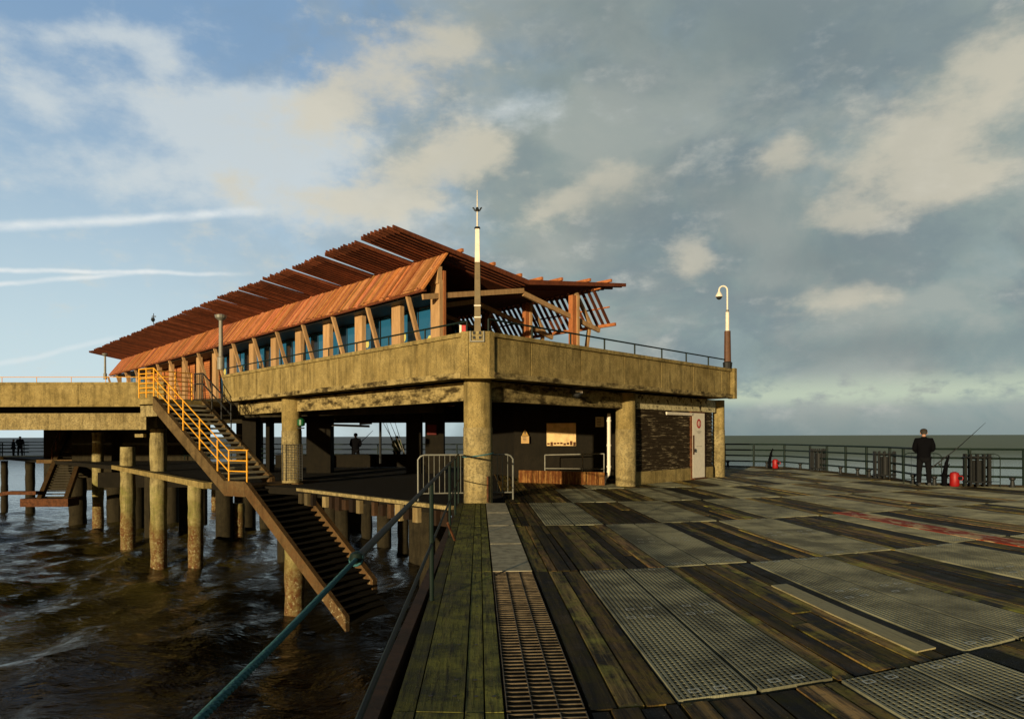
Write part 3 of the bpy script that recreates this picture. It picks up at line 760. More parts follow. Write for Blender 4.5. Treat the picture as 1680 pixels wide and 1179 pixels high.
# red and white marker
nb_ = thing('notice_board', 'small red and white board standing behind the parapet beside the corner mast', 'sign', tuple(P(758, 545, 17.3)))
m = MB(); q = P(761, 540, 17.35); m.box(q, (.09, .03, .20)); m.build('red_half', 'sign_red', nb_)
m = MB(); q = P(755.5, 540, 17.35); m.box(q, (.05, .03, .20)); m.build('white_half', 'white_paint', nb_)

# ------------------------------------------------------------------ masts and lamps
YB = 17.12
ms = thing('corner_mast', 'tall slender mast, brown below and white above, with spike finial on the parapet corner', 'mast', tuple(P(783.5, 545, YB)))
def zof(v, Y, u=784): return P(u, v, Y).z
cx = P(783.5, 500, YB).x
def sq(mb, x, y, z0, z1, w0, w1, tint=1.0):
    mb.hexa([(x-w0, y-w0, z0), (x+w0, y-w0, z0), (x+w0, y+w0, z0), (x-w0, y+w0, z0), (x-w1, y-w1, z1), (x+w1, y-w1, z1), (x+w1, y+w1, z1), (x-w1, y+w1, z1)], tint)
m = MB(); sq(m, cx, YB, zof(548, YB), zof(431, YB), .075, .06); m.build('shaft', 'mast_brown', ms)
m = MB(); sq(m, cx, YB, zof(430.8, YB), zof(376, YB), .0595, .047); m.build('painted_shaft', 'white_paint', ms)
m = MB()
for v in (521, 502): sq(m, cx, YB, zof(v+1, YB), zof(v-1, YB), .079, .079)
m.build('band', 'white_paint', ms)
m = MB(); m.lathe((cx, YB, zof(376, YB)), [(.05, 0), (.075, .02), (.06, .05), (.03, .06)], 12); m.build('collar', 'black_paint', ms)
m = MB(); m.tube([(cx, YB, zof(373, YB)), (cx, YB, zof(312, YB))], [.022, .008], 8); m.build('spike', 'white_paint', ms)
m = MB(); z = zof(343, YB)
for sx in (-1, 1): m.tube([(cx+sx*.02, YB, z-.05), (cx+sx*.06, YB, z-.03), (cx+sx*.085, YB, z+.02), (cx+sx*.11, YB, z+.03)], .018, 6)
m.lathe((cx, YB, z-.06), [(.025, 0), (.045, .05), (.025, .1)], 10); m.build('finial', 'black_paint', ms)
m = MB(); yy = A1.y-.125
for (x0_, x1_, z0_, z1_) in ((-.17, .17, 3.77, 3.80), (-.17, -.14, 3.80, 4.02), (.14, .17, 3.80, 4.02)): m.box((cx+(x0_+x1_)/2, yy, (z0_+z1_)/2), (x1_-x0_, .05, z1_-z0_))
m.build('bracket', 'lamp_grey', ms)
m = MB()
for dx, dz in ((-.07, 3.87), (.07, 3.87), (-.07, 3.98), (.07, 3.98)): m.box((cx+dx, yy, dz), (.05, .04, .06), tint=1)
m.build('bolt', 'black_paint', ms); m = MB(); m.box((cx, yy+.02, 3.92), (.26, .02, .2)); m.build('bolt_plate', 'concrete_smooth', ms)

YC = 26.3
cm = thing('camera_pole', 'brown and white pole with hooked top and dome camera at the right parapet end', 'camera pole', tuple(P(1193, 606, YC)))
cx = P(1193.5, 560, YC).x
m = MB(); m.lathe((cx, YC, 0), [(.13, zof(606, YC, 1193)), (.11, zof(543, YC, 1193))], 12); m.build('lower_shaft', 'brown_paint', cm)
m = MB(); m.lathe((cx, YC, 0), [(.15, 4.0), (.17, 4.22), (.12, 4.26)], 12); m.build('foot', 'black_paint', cm)
m = MB(); m.lathe((cx, YC, 0), [(.068, zof(543, YC, 1193)), (.066, zof(512, YC, 1193))], 12); m.build('upper_shaft', 'white_paint', cm)
m = MB(); m.lathe((cx, YC, 0), [(.05, zof(512, YC, 1193)), (.05, zof(508, YC, 1193))], 12); m.build('collar', 'galvanised', cm)
hp = [Vector((cx, YC, zof(510, YC, 1193)))]+[Vector((cx-.15+.15*math.cos(a), YC, zof(476, YC, 1193)+.15*math.sin(a))) for a in [PI*k/8 for k in range(9)]]+[Vector((cx-.3, YC, zof(479, YC, 1193)))]
m = MB(); m.tube(hp, .03, 8); m.build('hook', 'white_paint', cm, smooth=True)
z = zof(487, YC, 1181)
m = MB(); m.lathe((cx-.3, YC, z), [(.13, 0), (.12, .06), (.06, .16), (.04, .2)], 14); m.build('camera_shroud', 'white_paint', cm)
m = MB(); m.lathe((cx-.3, YC, z), [(.02, -.10), (.08, -.07), (.11, -.001)], 14); m.build('dome', 'black_paint', cm)

def lamp(u, vt, vb, Y, w_, lab):
    o = thing('lamp_post', lab, 'lamp post', tuple(P(u, vb, Y)))
    b = P(u, vb, Y); t_ = P(u, vt, Y); h_ = t_.z-b.z
    m = MB(); m.lathe(b, [(w_*1.1, 0), (w_*1.1, h_*.22), (w_*.7, h_*.24), (w_*.6, h_*.9)], 12); m.build('column', 'lamp_grey', o)
    m = MB(); m.lathe(b+Vector((0, 0, h_*.9)), [(w_*.7, 0), (w_*1.7, h_*.05), (w_*1.9, h_*.1)], 14); m.build('lantern', 'galvanised', o)
    m = MB(); m.lathe(b+Vector((0, 0, h_)), [(w_*1.8, 0.002), (w_*.5, h_*.02)], 14); m.build('cap', 'lamp_grey', o)
lamp(362.5, 517, 606, 28.3, .12, 'grey lamp post in front of the cafe cladding above the stair opening')
lamp(172.5, 580, 622, 40, .085, 'small distant lamp post below the far roof tip')
fi = thing('weather_vane', 'tiny weather vane finial showing above the far roof', 'weather vane', tuple(P(252, 620, 60)))
m = MB(); a = P(252, 620, 60); b = P(252, 514, 60); m.tube([a, b], .03, 6); m.build('pole', 'black_paint', fi)
m = MB(); m.lathe(P(251, 528, 60), [(.05, 0), (.17, .15), (.12, .35)], 8); m.build('ball', 'black_paint', fi)
m = MB(); m.beam(P(249, 519, 60), P(256, 519, 60), .03, .08); m.build('arrow', 'black_paint', fi)

# ------------------------------------------------------------------ yellow railed staircase
sd = Vector((.86, -.51, 0)).normalized(); sn = Vector((.51, .86, 0)).normalized()
T0 = Vector((-13.0, 26.4, 2.95)); T1 = Vector((-9.62, 24.38, 0.0)); T2 = T1+sd*1.05; T3 = Vector((-4.75, 21.95, -4.3)); T3 = T2.lerp(T3, .93)
st = thing('staircase', 'concrete staircase with bright yellow handrails descending past a landing to the water', 'staircase', tuple(T1))
W_ = 2.0
def stringer(pts, off, d_, th, mat):
    for a, b in zip(pts[:-1], pts[1:]):
        m = MB(); a = Vector(a)+sn*off; b = Vector(b)+sn*off; x = sn*th/2; dz = Vector((0, 0, d_))
        m.hexa([a-x-dz, b-x-dz, b+x-dz, a+x-dz, a-x, b-x, b+x, a+x]); m.build('stringer', mat, st)
up = Vector((0, 0, .12))
for off in (0, W_): stringer([T0+up, T1+up], off, .48, .16, 'stair_concrete')
m = MB(); x = sn*.16/2; a, b = T1+Vector((0, 0, .12)), T2+Vector((0, 0, .12)); dz = Vector((0, 0, .5)); m.hexa([a-x-dz, b-x-dz, b+x-dz, a+x-dz, a-x, b-x, b+x, a+x]); m.build('landing_beam', 'stair_concrete', st)
stringer([T2+up, T3+up], 0, .46, .17, 'stair_concrete'); stringer([T2+up*2.1, T2.lerp(T3, .85)+up*2.1], W_, .5, .22, 'stair_concrete')
m = MB(); m.prism([(p.x, p.y) for p in (T1, T2, T2+sn*3.2, T1+sn*3.2)][::1], -.22, -.02); m.build('landing', 'stair_concrete', st)
ns = 17
for k in range(1, ns):
    c = T0.lerp(T1, k/ns)+sn*W_/2
    m = MB(); m.box(c, (.26, W_-.18, .05), sd, sn); m.build('tread', 'tread', st)
    m = MB(); m.box(c+sd*.135+Vector((0, 0, -.01)), (.02, W_-.18, .075), sd, sn); m.build('nosing', 'nosing', st)
for k in range(1, 24):
    c = T2.lerp(T3, k/24)+sn*W_/2
    m = MB(); m.box(c, (.26, W_-.18, .05), sd, sn); m.build('tread', 'painted_shade', st)  # lower treads in a near-black copy, shade is in the colour
m = MB(); a, b = T2+Vector((0, 0, -.10)), T3+Vector((0, 0, -.10)); dz = Vector((0, 0, .06)); x0_, x1_ = sn*.09, sn*(W_-.09)
m.hexa([a+x0_-dz, b+x0_-dz, b+x1_-dz, a+x1_-dz, a+x0_, b+x0_, b+x1_, a+x1_]); m.build('dark_backing', 'painted_shade', st)  # dark plate added beneath the lower flight to make it read black
# top landing
m = MB(); tl = [T0-sd*1.0, T0+sd*.05, T0+sn*W_+sd*.05, Vector((-11.5, 30.3, 0)), Vector((-14.8, 32.0, 0)), Vector((-15.6, 31.0, 0))]
m.prism([(p.x, p.y) for p in tl], 2.80, 2.985); m.build('top_landing', 'concrete', st)
m = MB(); m.box(T0-sd*.45+sn*.2+Vector((0, 0, -.40)), (1.0, .3, .40), sd, sn); m.build('corbel', 'concrete_smooth', st)
# yellow handrail
hr = MB()
top = [T0-sd*.95+sn*2.2, T0-sd*.95, T0-sd*.05]
def rails(offz, r=.022):
    hr.tube([p+Vector((0, 0, offz)) for p in [top[0], top[1], top[2], T1+sd*.12, T2+sd*.02]], r, 6)
    hr.tube([T2+sd*.02+Vector((0, 0, offz)), T2+sn*.05+sd*.02+Vector((0, 0, offz))], r, 6)
for z in (1.15, .80, .45): rails(z)
for z in (.97, .62, .28): hr.tube([p+Vector((0, 0, z)) for p in top], .018, 6)
hr.build('handrail', 'yellow_paint', st)
for p in [top[0], top[0].lerp(top[1], .33), top[0].lerp(top[1], .66), top[1], top[1].lerp(top[2], .5), top[2]]+[T0.lerp(T1, k) for k in (.21, .42, .65, .89)]+[T1+sd*.15, T2]:
    m = MB(); m.tube([p+Vector((0, 0, .08)), p+Vector((0, 0, 1.16))], .028, 6); m.build('handrail_post', 'yellow_paint', st)
# dark rail on the far side
h2 = MB()
q0 = T0+sn*W_; q1 = T1+sn*W_
for z in (1.1, .7): h2.tube([q0+sn*.0-sd*.5+Vector((0, 0, z)), q0+Vector((0, 0, z)), q0.lerp(q1, .42)+Vector((0, 0, z))], .03, 6)
for k in (0, .14, .28, .42): p = q0.lerp(q1, k); h2.tube([p+Vector((0, 0, .05)), p+Vector((0, 0, 1.1))], .028, 6)
for k in range(5): p = q0-sd*(.1+k*.1); h2.tube([p+Vector((0, 0, .05)), p+Vector((0, 0, 1.1))], .018, 6)
h2.build('dark_handrail', 'black_paint', st)
# mesh gate at the second pillar
gt = thing('mesh_gate', 'dark mesh gate at the stair landing in front of the second pillar', 'gate', tuple(P(480, 788, 25.0)))
m = MB(); a = P(464, 788, 25.0); b = P(496, 788, 25.0); z1 = P(480, 729, 25).z
m.tube([a, Vector((a.x, a.y, z1)), Vector((b.x, b.y, z1)), b], .022, 6); m.build('gate_frame', 'black_paint', gt)
m = MB()
for k in range(1, 8): q = a.lerp(b, k/8); m.tube([q, Vector((q.x, q.y, z1))], .007, 4)
for k in range(1, 14): z = a.z+(z1-a.z)*k/14; m.tube([Vector((a.x, a.y, z)), Vector((b.x, b.y, z))], .007, 4)
m.build('mesh', 'black_paint', gt)
nl = thing('navigation_lamp', 'green harbour lamp on a bracket on the second pillar', 'lamp', tuple(P(494, 700, 25.0)))
m = MB(); m.lathe(P(494, 699, 25.0), [(.07, 0), (.13, .04), (.13, .22), (.05, .28)], 12); m.build('lens', 'green_plastic', nl)
m = MB(); m.beam(P(489, 702, 25.1), P(498, 702, 25.0), .1, .04); m.build('bracket', 'black_paint', nl)

# ------------------------------------------------------------------ far stair
fs = thing('far_staircase', 'dark distant staircase with two flights at the left below the concrete wing', 'staircase', tuple(P(90, 755, 56)))
def flight(a, b, w_, n, mat):
    m = MB(); wv = Vector((w_, 0, 0))
    for o_ in (0, 1): m.beam(a+wv*o_, b+wv*o_, .25, .5)
    m.build('stringer', mat, fs)
    for k in range(n):
        m = MB(); m.box(a.lerp(b, (k+.5)/n)+wv/2, (w_-.3, .34, .05)); m.build('tread', 'tread', fs)
flight(P(116, 700, 58), P(93, 752, 52), 2.0, 14, 'stair_concrete'); flight(P(93, 752, 52), P(64, 822, 46), 1.7, 16, 'stair_concrete')
m = MB(); m.box(P(108, 756, 52), (3.2, 1.6, .25)); m.build('landing', 'stair_concrete', fs)
m = MB(); m.box(P(82, 823, 46), (3.0, 1.2, .5)); m.build('foot', 'rust', fs)
m = MB()
for a, b in ((P(104, 690, 58), P(85, 738, 52)),): m.tube([a, b], .05, 6)
for k in (0, .33, .66, 1): q = P(104, 690, 58).lerp(P(85, 738, 52), k); m.tube([q, q+Vector((.0, 0, -.9))], .04, 6)
m.build('handrail', 'rust', fs)
m = MB(); a = P(-40, 818, 46); b = P(62, 808, 46); c_ = P(15, 808, 46); m.beam(a, c_, .4, .22); m.beam(c_, b, .4, .22)
tag(m.build('fender_beam', 'rust'), 'rusty low beam just above the water at the far left', 'beam')
# walkway to the far left
m = MB(); m.hexa([(-62, 62, -.35), (-42, 62, -.35), (-40, 66, -.35), (-62, 66, -.35), (-62, 62, -.06), (-42, 62, -.06), (-40, 66, -.06), (-62, 66, -.06)])
tag(m.build('walkway', 'concrete'), kind='structure')
rail_run('railing', 'dark railing along the distant left walkway with two figures behind', [Vector((-62, 62.3, 0)), Vector((-41.5, 62.3, 0))], [.3, .6, .9, 1.15], 2.2, .035, 'green_paint', -.06, .05)
rail_run('railing', 'dark railing on the outer side of the distant left walkway', [Vector((-62, 66, 0)), Vector((-40, 66, 0))], [.3, .6, .9, 1.15], 2.2, .03, 'green_paint', -.06, .04)

# ------------------------------------------------------------------ piles
def pile(u, v, w_, vt=None, zt=None, lab='', mat='pile', name='concrete_pile', grp='piles under the pier', cap=True):
    b = G(u, v, -4.4); r = w_/2*b.y/F
    z1 = zt if zt is not None else P(u, vt, b.y).z
    n = 10; m = MB()
    pts = [(r*(1+.05*math.sin(k*2.1+u)), -4.9+(z1+4.9)*k/n) for k in range(n+1)]
    m.lathe((b.x, b.y+r, 0), pts, 20); m.v = [v_+Vector((random.uniform(-.012, .012), random.uniform(-.012, .012), 0)) for v_ in m.v]
    o = tag(m.build(name, mat, smooth=True, origin=(b.x, b.y+r, -4.9)), lab, 'pile', grp); return o
pile(254, 921, 26, zt=2.0, lab='tallest pile, thick with green growth, carrying the left wing beam')
pile(316, 923, 24, vt=788, lab='broad pale pile just left of the stair landing')
pile(204, 889, 23, vt=733, lab='pile with cut top standing free left of the tallest pile')
pile(156, 862, 17, zt=1.9, lab='slim pile farthest left of the lit piles')
pile(298, 847, 11, vt=782, lab='thin pile seen between the tallest and the broad pile')
pile(234, 838, 9, vt=780, lab='thin dark pile right behind the free-standing cut pile')
pile(350, 834, 10, vt=800, lab='short distant pile under the stair stringer, left one')
pile(361, 830, 8, vt=802, lab='short distant pile under the stair stringer, right one')
pile(386, 877, 22, vt=826, lab='short stump broken off under the landing')
pile(478.5, 998, 32, zt=-.3, lab='thick rust-banded pile under the second pillar')
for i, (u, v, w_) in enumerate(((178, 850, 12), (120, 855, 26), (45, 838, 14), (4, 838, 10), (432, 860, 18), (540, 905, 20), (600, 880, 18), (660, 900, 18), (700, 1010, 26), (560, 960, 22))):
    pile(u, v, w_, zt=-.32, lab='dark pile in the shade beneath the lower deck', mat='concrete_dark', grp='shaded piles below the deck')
m = MB(); m.beam(P(180, 764, 46), P(360, 789, 38), .3, .32); tag(m.build('waling_beam', 'stair_concrete'), 'long weathered timber running behind the free-standing piles', 'beam')
q = P(316, 786, 34.4); m = MB(); m.box(q, (1.1, .5, .22)); tag(m.build('timber_block', 'pile_timber'), 'short timber block on top of the broad pale pile', 'block')
q = P(251, 693, 34.9); m = MB(); m.box(q, (.72, .72, .5)); m.box(q+Vector((-.55, -.1, -.62)), (.4, .3, .16)); tag(m.build('pile_head', 'concrete_smooth'), 'square concrete head on the tallest pile', 'pile head')
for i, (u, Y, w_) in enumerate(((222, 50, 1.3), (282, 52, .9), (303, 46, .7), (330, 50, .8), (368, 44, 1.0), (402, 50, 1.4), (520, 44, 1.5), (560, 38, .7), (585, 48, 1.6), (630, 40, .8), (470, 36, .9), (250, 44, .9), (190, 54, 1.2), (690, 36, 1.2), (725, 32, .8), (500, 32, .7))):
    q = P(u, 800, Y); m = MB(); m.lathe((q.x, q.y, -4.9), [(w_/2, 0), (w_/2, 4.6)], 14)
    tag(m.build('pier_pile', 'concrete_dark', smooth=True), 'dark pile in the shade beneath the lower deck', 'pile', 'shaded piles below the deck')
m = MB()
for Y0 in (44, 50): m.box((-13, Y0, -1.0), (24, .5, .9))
tag(m.build('cross_beam', 'painted_shade'), 'dark cross beams between the shaded piles under the deck', 'beam')
# dark service walls behind piles (undercroft of the left wing)
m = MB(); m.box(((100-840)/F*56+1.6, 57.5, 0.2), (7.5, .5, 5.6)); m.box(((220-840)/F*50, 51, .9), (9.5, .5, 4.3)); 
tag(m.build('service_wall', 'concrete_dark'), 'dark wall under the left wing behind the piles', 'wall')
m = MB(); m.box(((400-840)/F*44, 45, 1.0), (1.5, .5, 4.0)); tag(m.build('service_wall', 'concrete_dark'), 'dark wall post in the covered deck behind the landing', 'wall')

# ------------------------------------------------------------------ right fence
fp = [Vector((3.2, 38.0, 0))]+fence_pts[:6]+[Vector((19.3, 17.9, 0))]
fr = rail_run('railing', 'dark four-rail railing round the right side of the deck against the sea', fp, [.30, .58, .86, 1.14], 1.75, .038, 'green_paint', -.02, .05)
m = MB()
for a, b in zip(fp[:-1], fp[1:]): m.beam(a+Vector((0, 0, .0)), b+Vector((0, 0, .0)), .16, .12)
m.build('kerb_board', 'concrete_dark', fr)
rail_run('railing', 'dark railing seen through the covered space behind the pillars', [Vector((-24, 51.5, 0)), Vector((-12, 41.5, 0)), Vector((3.0, 38.2, 0))], [.30, .58, .86, 1.14], 1.6, .03, 'green_paint', -.02, .04)
m = MB(); m.box((-5.2, 38.4, .28), (14.5, .5, .62)); m.box((-5.2, 38.35, .61), (14.6, .6, .05)); tag(m.build('bench', 'painted_shade'), 'long dark bench along the far railing seen under the building', 'bench')
# slatted bins hung at the railing
def bin_(u, v, lab, w_=.75):
    b = G(u, v); o = thing('slatted_bin', lab, 'bin', tuple(b), 'slatted bins standing at the railing')
    m = MB(); m.tube([b+Vector((0, 0, .1)), b+Vector((0, 0, .80))], .20*w_, 12); m.build('liner', 'black_paint', o)
    m = MB()
    for k in range(12):
        a = 2*PI*k/12; q = b+Vector((math.cos(a)*.34*w_/.75, math.sin(a)*.34*w_/.75, 0)); m.beam(q+Vector((0, 0, .02)), q+Vector((0, 0, 1.0)), .05, .05, Vector((0, 1, 0)))
    m.build('slats', 'black_paint', o)
    m = MB()
    for z in (.15, .9): 
        m = MB(); m.tube([b+Vector((math.cos(a)*.37*w_/.75, math.sin(a)*.37*w_/.75, z)) for a in [2*PI*k/16 for k in range(17)]], .025, 5, cap=False); m.build('hoop', 'black_paint', o)
bin_(1343, 773, 'slatted bin at the bend of the railing, farthest of the three'); bin_(1451, 785, 'slatted bin left of the fisherman'); bin_(1603, 797.5, 'slatted bin right of the fisherman')
# thin barriers beyond the fence
def barrier(a, b, h, r, lab, bars=8, bmat='galvanised'):
    a = Vector(a); b = Vector(b); o = thing('crowd_barrier', lab, 'barrier', tuple(a)); z = Vector((0, 0, h)); d_ = (b-a).normalized()
    m = MB(); m.tube([a, a+z*.9, a+z*.97+d_*.06, a+z+d_*.15, b+z-d_*.15, b+z*.97-d_*.06, b+z*.9, b], r, 8); m.tube([a+z*.16, b+z*.16], r*.8, 6)
    m.build('frame', bmat, o, smooth=True)
    m = MB()
    for k in range(1, bars): q = a.lerp(b, k/bars); m.tube([q+z*.16, q+z], r*.4, 5)
    m.build('bars', bmat, o); return o
def gp(u, v, dy=0): q = G(u, v); return q
barrier(G(1483, 793), G(1545, 796), 1.0, .014, 'thin metal barrier behind the fisherman at the railing', 5, 'green_paint')
barrier(G(1583, 797.5), G(1641, 798.5), 1.0, .014, 'thin metal barrier behind the right slatted bin', 5, 'green_paint')
barrier(Vector((-2.32, 17.9, 0)), Vector((.02, 18.25, 0)), 1.13, .022, 'grey metal crowd barrier set behind the corner pillar', 18)
# small bollard cleats at fence foot
bo = None
for i, (u, v) in enumerate(((1194, 766), (1258, 767), (1313, 770), (1379, 777), (1407, 780), (1426, 782), (1498, 793), (1533, 796), (1661, 799))):
    b = G(u, v); m = MB(); m.lathe(b, [(.09, 0), (.07, .06), (.05, .2), (.085, .24), (.085, .28), (.03, .31)], 12)
    tag(m.build('mooring_bollard', 'black_paint'), 'small black mooring bollard at the foot of the railing', 'bollard', 'bollards along the foot of the railing')

# ------------------------------------------------------------------ red lifebuoy cases, tackle bags
def redcase(u, v, s_, lab, lab2):
    b = G(u, v); o = thing('red_canister', lab, 'canister', tuple(b))
    m = MB(); m.lathe(b, [(.15*s_, 0), (.19*s_, .04), (.19*s_, .5*s_), (.16*s_, .58*s_), (.06*s_, .63*s_)], 16); m.build('body', 'red_plastic', o, smooth=True)
    m = MB(); c = b+Vector((.1*s_, -.17*s_, .36*s_)); m.tube([c, c+Vector((.02, -.06, 0))], .075*s_, 12); m.build('black_cap', 'black_paint', o)
    m = MB(); c = b+Vector((.24*s_, -.05, .36*s_)); m.tube([c+Vector((.09*math.cos(a)*s_, 0, .09*math.sin(a)*s_)) for a in [2*PI*k/12 for k in range(13)]], .018*s_, 6, cap=False); m.build('ring_handle', 'red_plastic', o)
    o = thing('rod_bag', lab2, 'bag', tuple(b+Vector((-.3*s_, .1, 0))))
    m = MB(); c = b+Vector((-.32*s_, .12, 0)); m.tube([c, c+Vector((.0, 0, .5*s_)), c+Vector((.12*s_, .05, 1.0*s_)), c+Vector((.26*s_, .08, 1.32*s_))], [.09*s_, .10*s_, .07*s_, .03*s_], 10); m.build('sleeve', 'dark_cloth', o, smooth=True)
    m = MB(); m.tube([c+Vector((.05, -.1, .35*s_)), c+Vector((-.12, -.16, .6*s_)), c+Vector((.12, -.05, .95*s_))], .015, 5); m.build('strap', 'dark_cloth', o)
redcase(1566, 797.5, .72, 'red canister with ring handle on the deck right of the fisherman', 'black rod bag leaning on the railing beside the fisherman\'s red canister')
redcase(1272, 768, .72, 'distant red canister at the railing near the building', 'black rod bag leaning on the railing beside the distant red canister')

# ------------------------------------------------------------------ people
def skinned(joints, bones, name, mat, parent, sub=1):
    """joints name->(pos, radius)"""
    keys = list(joints); me = bpy.data.meshes.new(name+'_t')
    me.from_pydata([Vector(joints[k][0]) for k in keys], [(keys.index(a), keys.index(b)) for a, b in bones], [])
    o = bpy.data.objects.new(name+'_t', me); C.objects.link(o)
    sk = o.modifiers.new('s', 'SKIN')
    if not me.skin_vertices: 
        bpy.context.view_layer.objects.active = o
    for i, k in enumerate(keys):
        r = joints[k][1]; r = r if isinstance(r, tuple) else (r, r); me.skin_vertices[0].data[i].radius = r
    me.skin_vertices[0].data[0].use_root = True
    sb = o.modifiers.new('b', 'SUBSURF'); sb.levels = sub; sb.render_levels = sub
    dg = bpy.context.evaluated_depsgraph_get(); dg.update()
    m2 = bpy.data.meshes.new_from_object(o.evaluated_get(dg)); m2.name = name
    m2.materials.clear(); m2.materials.append(M[mat])
    for q in m2.polygons: q.use_smooth = True
    bpy.data.objects.remove(o)
    r = bpy.data.objects.new(name, m2); C.objects.link(r); r.parent = parent; return r
def person(label, loc, rz=0, coat='dark_cloth', trousers='dark_trousers', cap='cap_cloth', h=1.72, arms='front', group=None):
    """facing local +Y"""
    o = thing('person', label, 'person', loc, group); s_ = h/1.75
    def V(x, y, z): return Vector((x, y, z))*s_
    hd = (V(0, .19, 1.10))
    J = {'pelvis': (V(0, 0, .95), (.15, .11)), 'waist': (V(0, 0, 1.10), (.15, .11)), 'chest': (V(0, 0, 1.32), (.17, .12)), 'neckb': (V(0, .0, 1.47), .07), 'neck': (V(0, .01, 1.54), .055), 'head': (V(0, .03, 1.63), (.075, .095)), 'crown': (V(0, .02, 1.71), (.06, .08))}
    B = [('pelvis', 'waist'), ('waist', 'chest'), ('chest', 'neckb'), ('neckb', 'neck'), ('neck', 'head'), ('head', 'crown')]
    for sx, n in ((-1, 'l'), (1, 'r')):
        J.update({'hip'+n: (V(sx*.10, 0, .88), .095), 'knee'+n: (V(sx*.125, .02, .48), .062), 'ank'+n: (V(sx*.14, -.01, .09), .042), 'toe'+n: (V(sx*.165, .15, .035), .035),
                  'sh'+n: (V(sx*.19, 0, 1.42), .062), 'el'+n: (V(sx*.25, .0, 1.12), .045), 'wr'+n: (V(sx*.14, .24, 1.06), .028), 'pa'+n: (V(sx*.10, .31, 1.08), (.02, .036))})
        B += [('pelvis', 'hip'+n), ('hip'+n, 'knee'+n), ('knee'+n, 'ank'+n), ('ank'+n, 'toe'+n), ('chest', 'sh'+n), ('sh'+n, 'el'+n), ('el'+n, 'wr'+n), ('wr'+n, 'pa'+n)]
        for k, (dx, dz) in enumerate(((-.0, .028), (-.012, .010), (-.012, -.010), (0, -.028))):
            L = (.07, .08, .078, .06)[k]
            J['f%d%s' % (k, n)] = (V(sx*(.085+dx), .345, 1.08+dz), .010); J['g%d%s' % (k, n)] = (V(sx*(.05+dx), .345+L*.35, 1.075+dz), .008)
            B += [('pa'+n, 'f%d%s' % (k, n)), ('f%d%s' % (k, n), 'g%d%s' % (k, n))]
        J['t1'+n] = (V(sx*.07, .27, 1.115), .011); J['t2'+n] = (V(sx*.04, .29, 1.13), .009); B += [('pa'+n, 't1'+n), ('t1'+n, 't2'+n)]
    skinned(J, B, 'body', 'skin', o, 1)
    # face pieces
    m = MB(); m.tube([V(0, .115, 1.655), V(0, .145, 1.625), V(0, .12, 1.615)], [.008, .014, .012], 6); m.build('nose', 'skin', None).parent = o
    for q in [x for x in C.objects if x.name.startswith('nose') and x.parent == o]: q.location = (0, 0, 0); q.data.transform(Matrix.Translation(OR0[q.name]))
    def part(mb, name, mat, sm=True):
        q = mb.build(name, mat, o, smooth=sm); q.data.transform(Matrix.Translation(OR0[q.name])); return q
    for sx in (-1, 1):
        m = MB(); m.tube([V(sx*.033, .105, 1.66), V(sx*.033, .118, 1.66)], .012, 8); part(m, 'eye', 'sign_black')
        m = MB(); m.tube([V(sx*.083, .03, 1.60), V(sx*.093, .02, 1.635), V(sx*.083, .03, 1.665)], [.01, .02, .01], 6); part(m, 'ear', 'skin')
    m = MB(); m.tube([V(-.025, .112, 1.585), V(.025, .112, 1.585)], .006, 6); part(m, 'mouth', 'sign_red')
    # hair and cap
    m = MB(); m.lathe(V(0, .01, 1.60), [(.075*s_, 0), (.095*s_, .05*s_), (.094*s_, .09*s_), (.05*s_, .13*s_)], 14); m.v = [Vector((v.x, v.y*1.1-.005, v.z)) for v in m.v]; part(m, 'hair', 'hair')
    if cap:
        m = MB(); m.lathe(V(0, .02, 1.665), [(.100*s_, 0), (.105*s_, .035*s_), (.092*s_, .075*s_), (.06*s_, .10*s_), (.01, .112*s_)], 16); m.v = [Vector((v.x, v.y*1.15, v.z)) for v in m.v]
        m.beam(V(0, .09, 1.69), V(0, .155, 1.68), .11*s_, .012); part(m, 'cap', cap)
    # coat
    J = {'a': (V(0, 0, .76), (.215, .16)), 'b': (V(0, 0, .98), (.205, .155)), 'c': (V(0, 0, 1.16), (.20, .15)), 'd': (V(0, 0, 1.36), (.20, .145)), 'e': (V(0, -.005, 1.49), (.10, .09)), 'g': (V(0, .0, 1.535), (.075, .07))}
    B = [('a', 'b'), ('b', 'c'), ('c', 'd'), ('d', 'e'), ('e', 'g')]
    for sx, n in ((-1, 'l'), (1, 'r')):
        J.update({'s'+n: (V(sx*.205, 0, 1.415), .088), 'm'+n: (V(sx*.25, -.01, 1.27), .082), 'l'+n: (V(sx*.262, .01, 1.12), .078), 'w'+n: (V(sx*.165, .22, 1.055), .05)})
        B += [('d', 's'+n), ('s'+n, 'm'+n), ('m'+n, 'l'+n), ('l'+n, 'w'+n)]
    skinned(J, B, 'coat', coat, o, 2)
    J = {'p': (V(0, 0, .90), (.17, .13))}; B = []
    for sx, n in ((-1, 'l'), (1, 'r')):
        J.update({'h'+n: (V(sx*.105, 0, .82), .11), 'k'+n: (V(sx*.13, .02, .48), .085), 'a'+n: (V(sx*.145, -.005, .045), .074)}); B += [('p', 'h'+n), ('h'+n, 'k'+n), ('k'+n, 'a'+n)]
    skinned(J, B, 'trousers', trousers, o, 2)
    for sx in (-1, 1):
        m = MB(); m.tube([V(sx*.135, -.07, .055), V(sx*.145, 0, .06), V(sx*.16, .10, .05), V(sx*.17, .18, .035)], [.045, .055, .05, .03], 10); part(m, 'shoe', 'black_paint')
    o.rotation_euler[2] = rz
    return o
pm = G(1516, 796.5)
person('man in dark coat and brown cap at the right railing, back to the camera', tuple(pm), rz=-.35, h=1.76)
person('dark silhouetted angler standing at the far railing seen under the building', tuple(Vector(((583.5-840)/F*39.5, 39.5, -.03))), rz=.2, h=1.78, cap='dark_cloth')
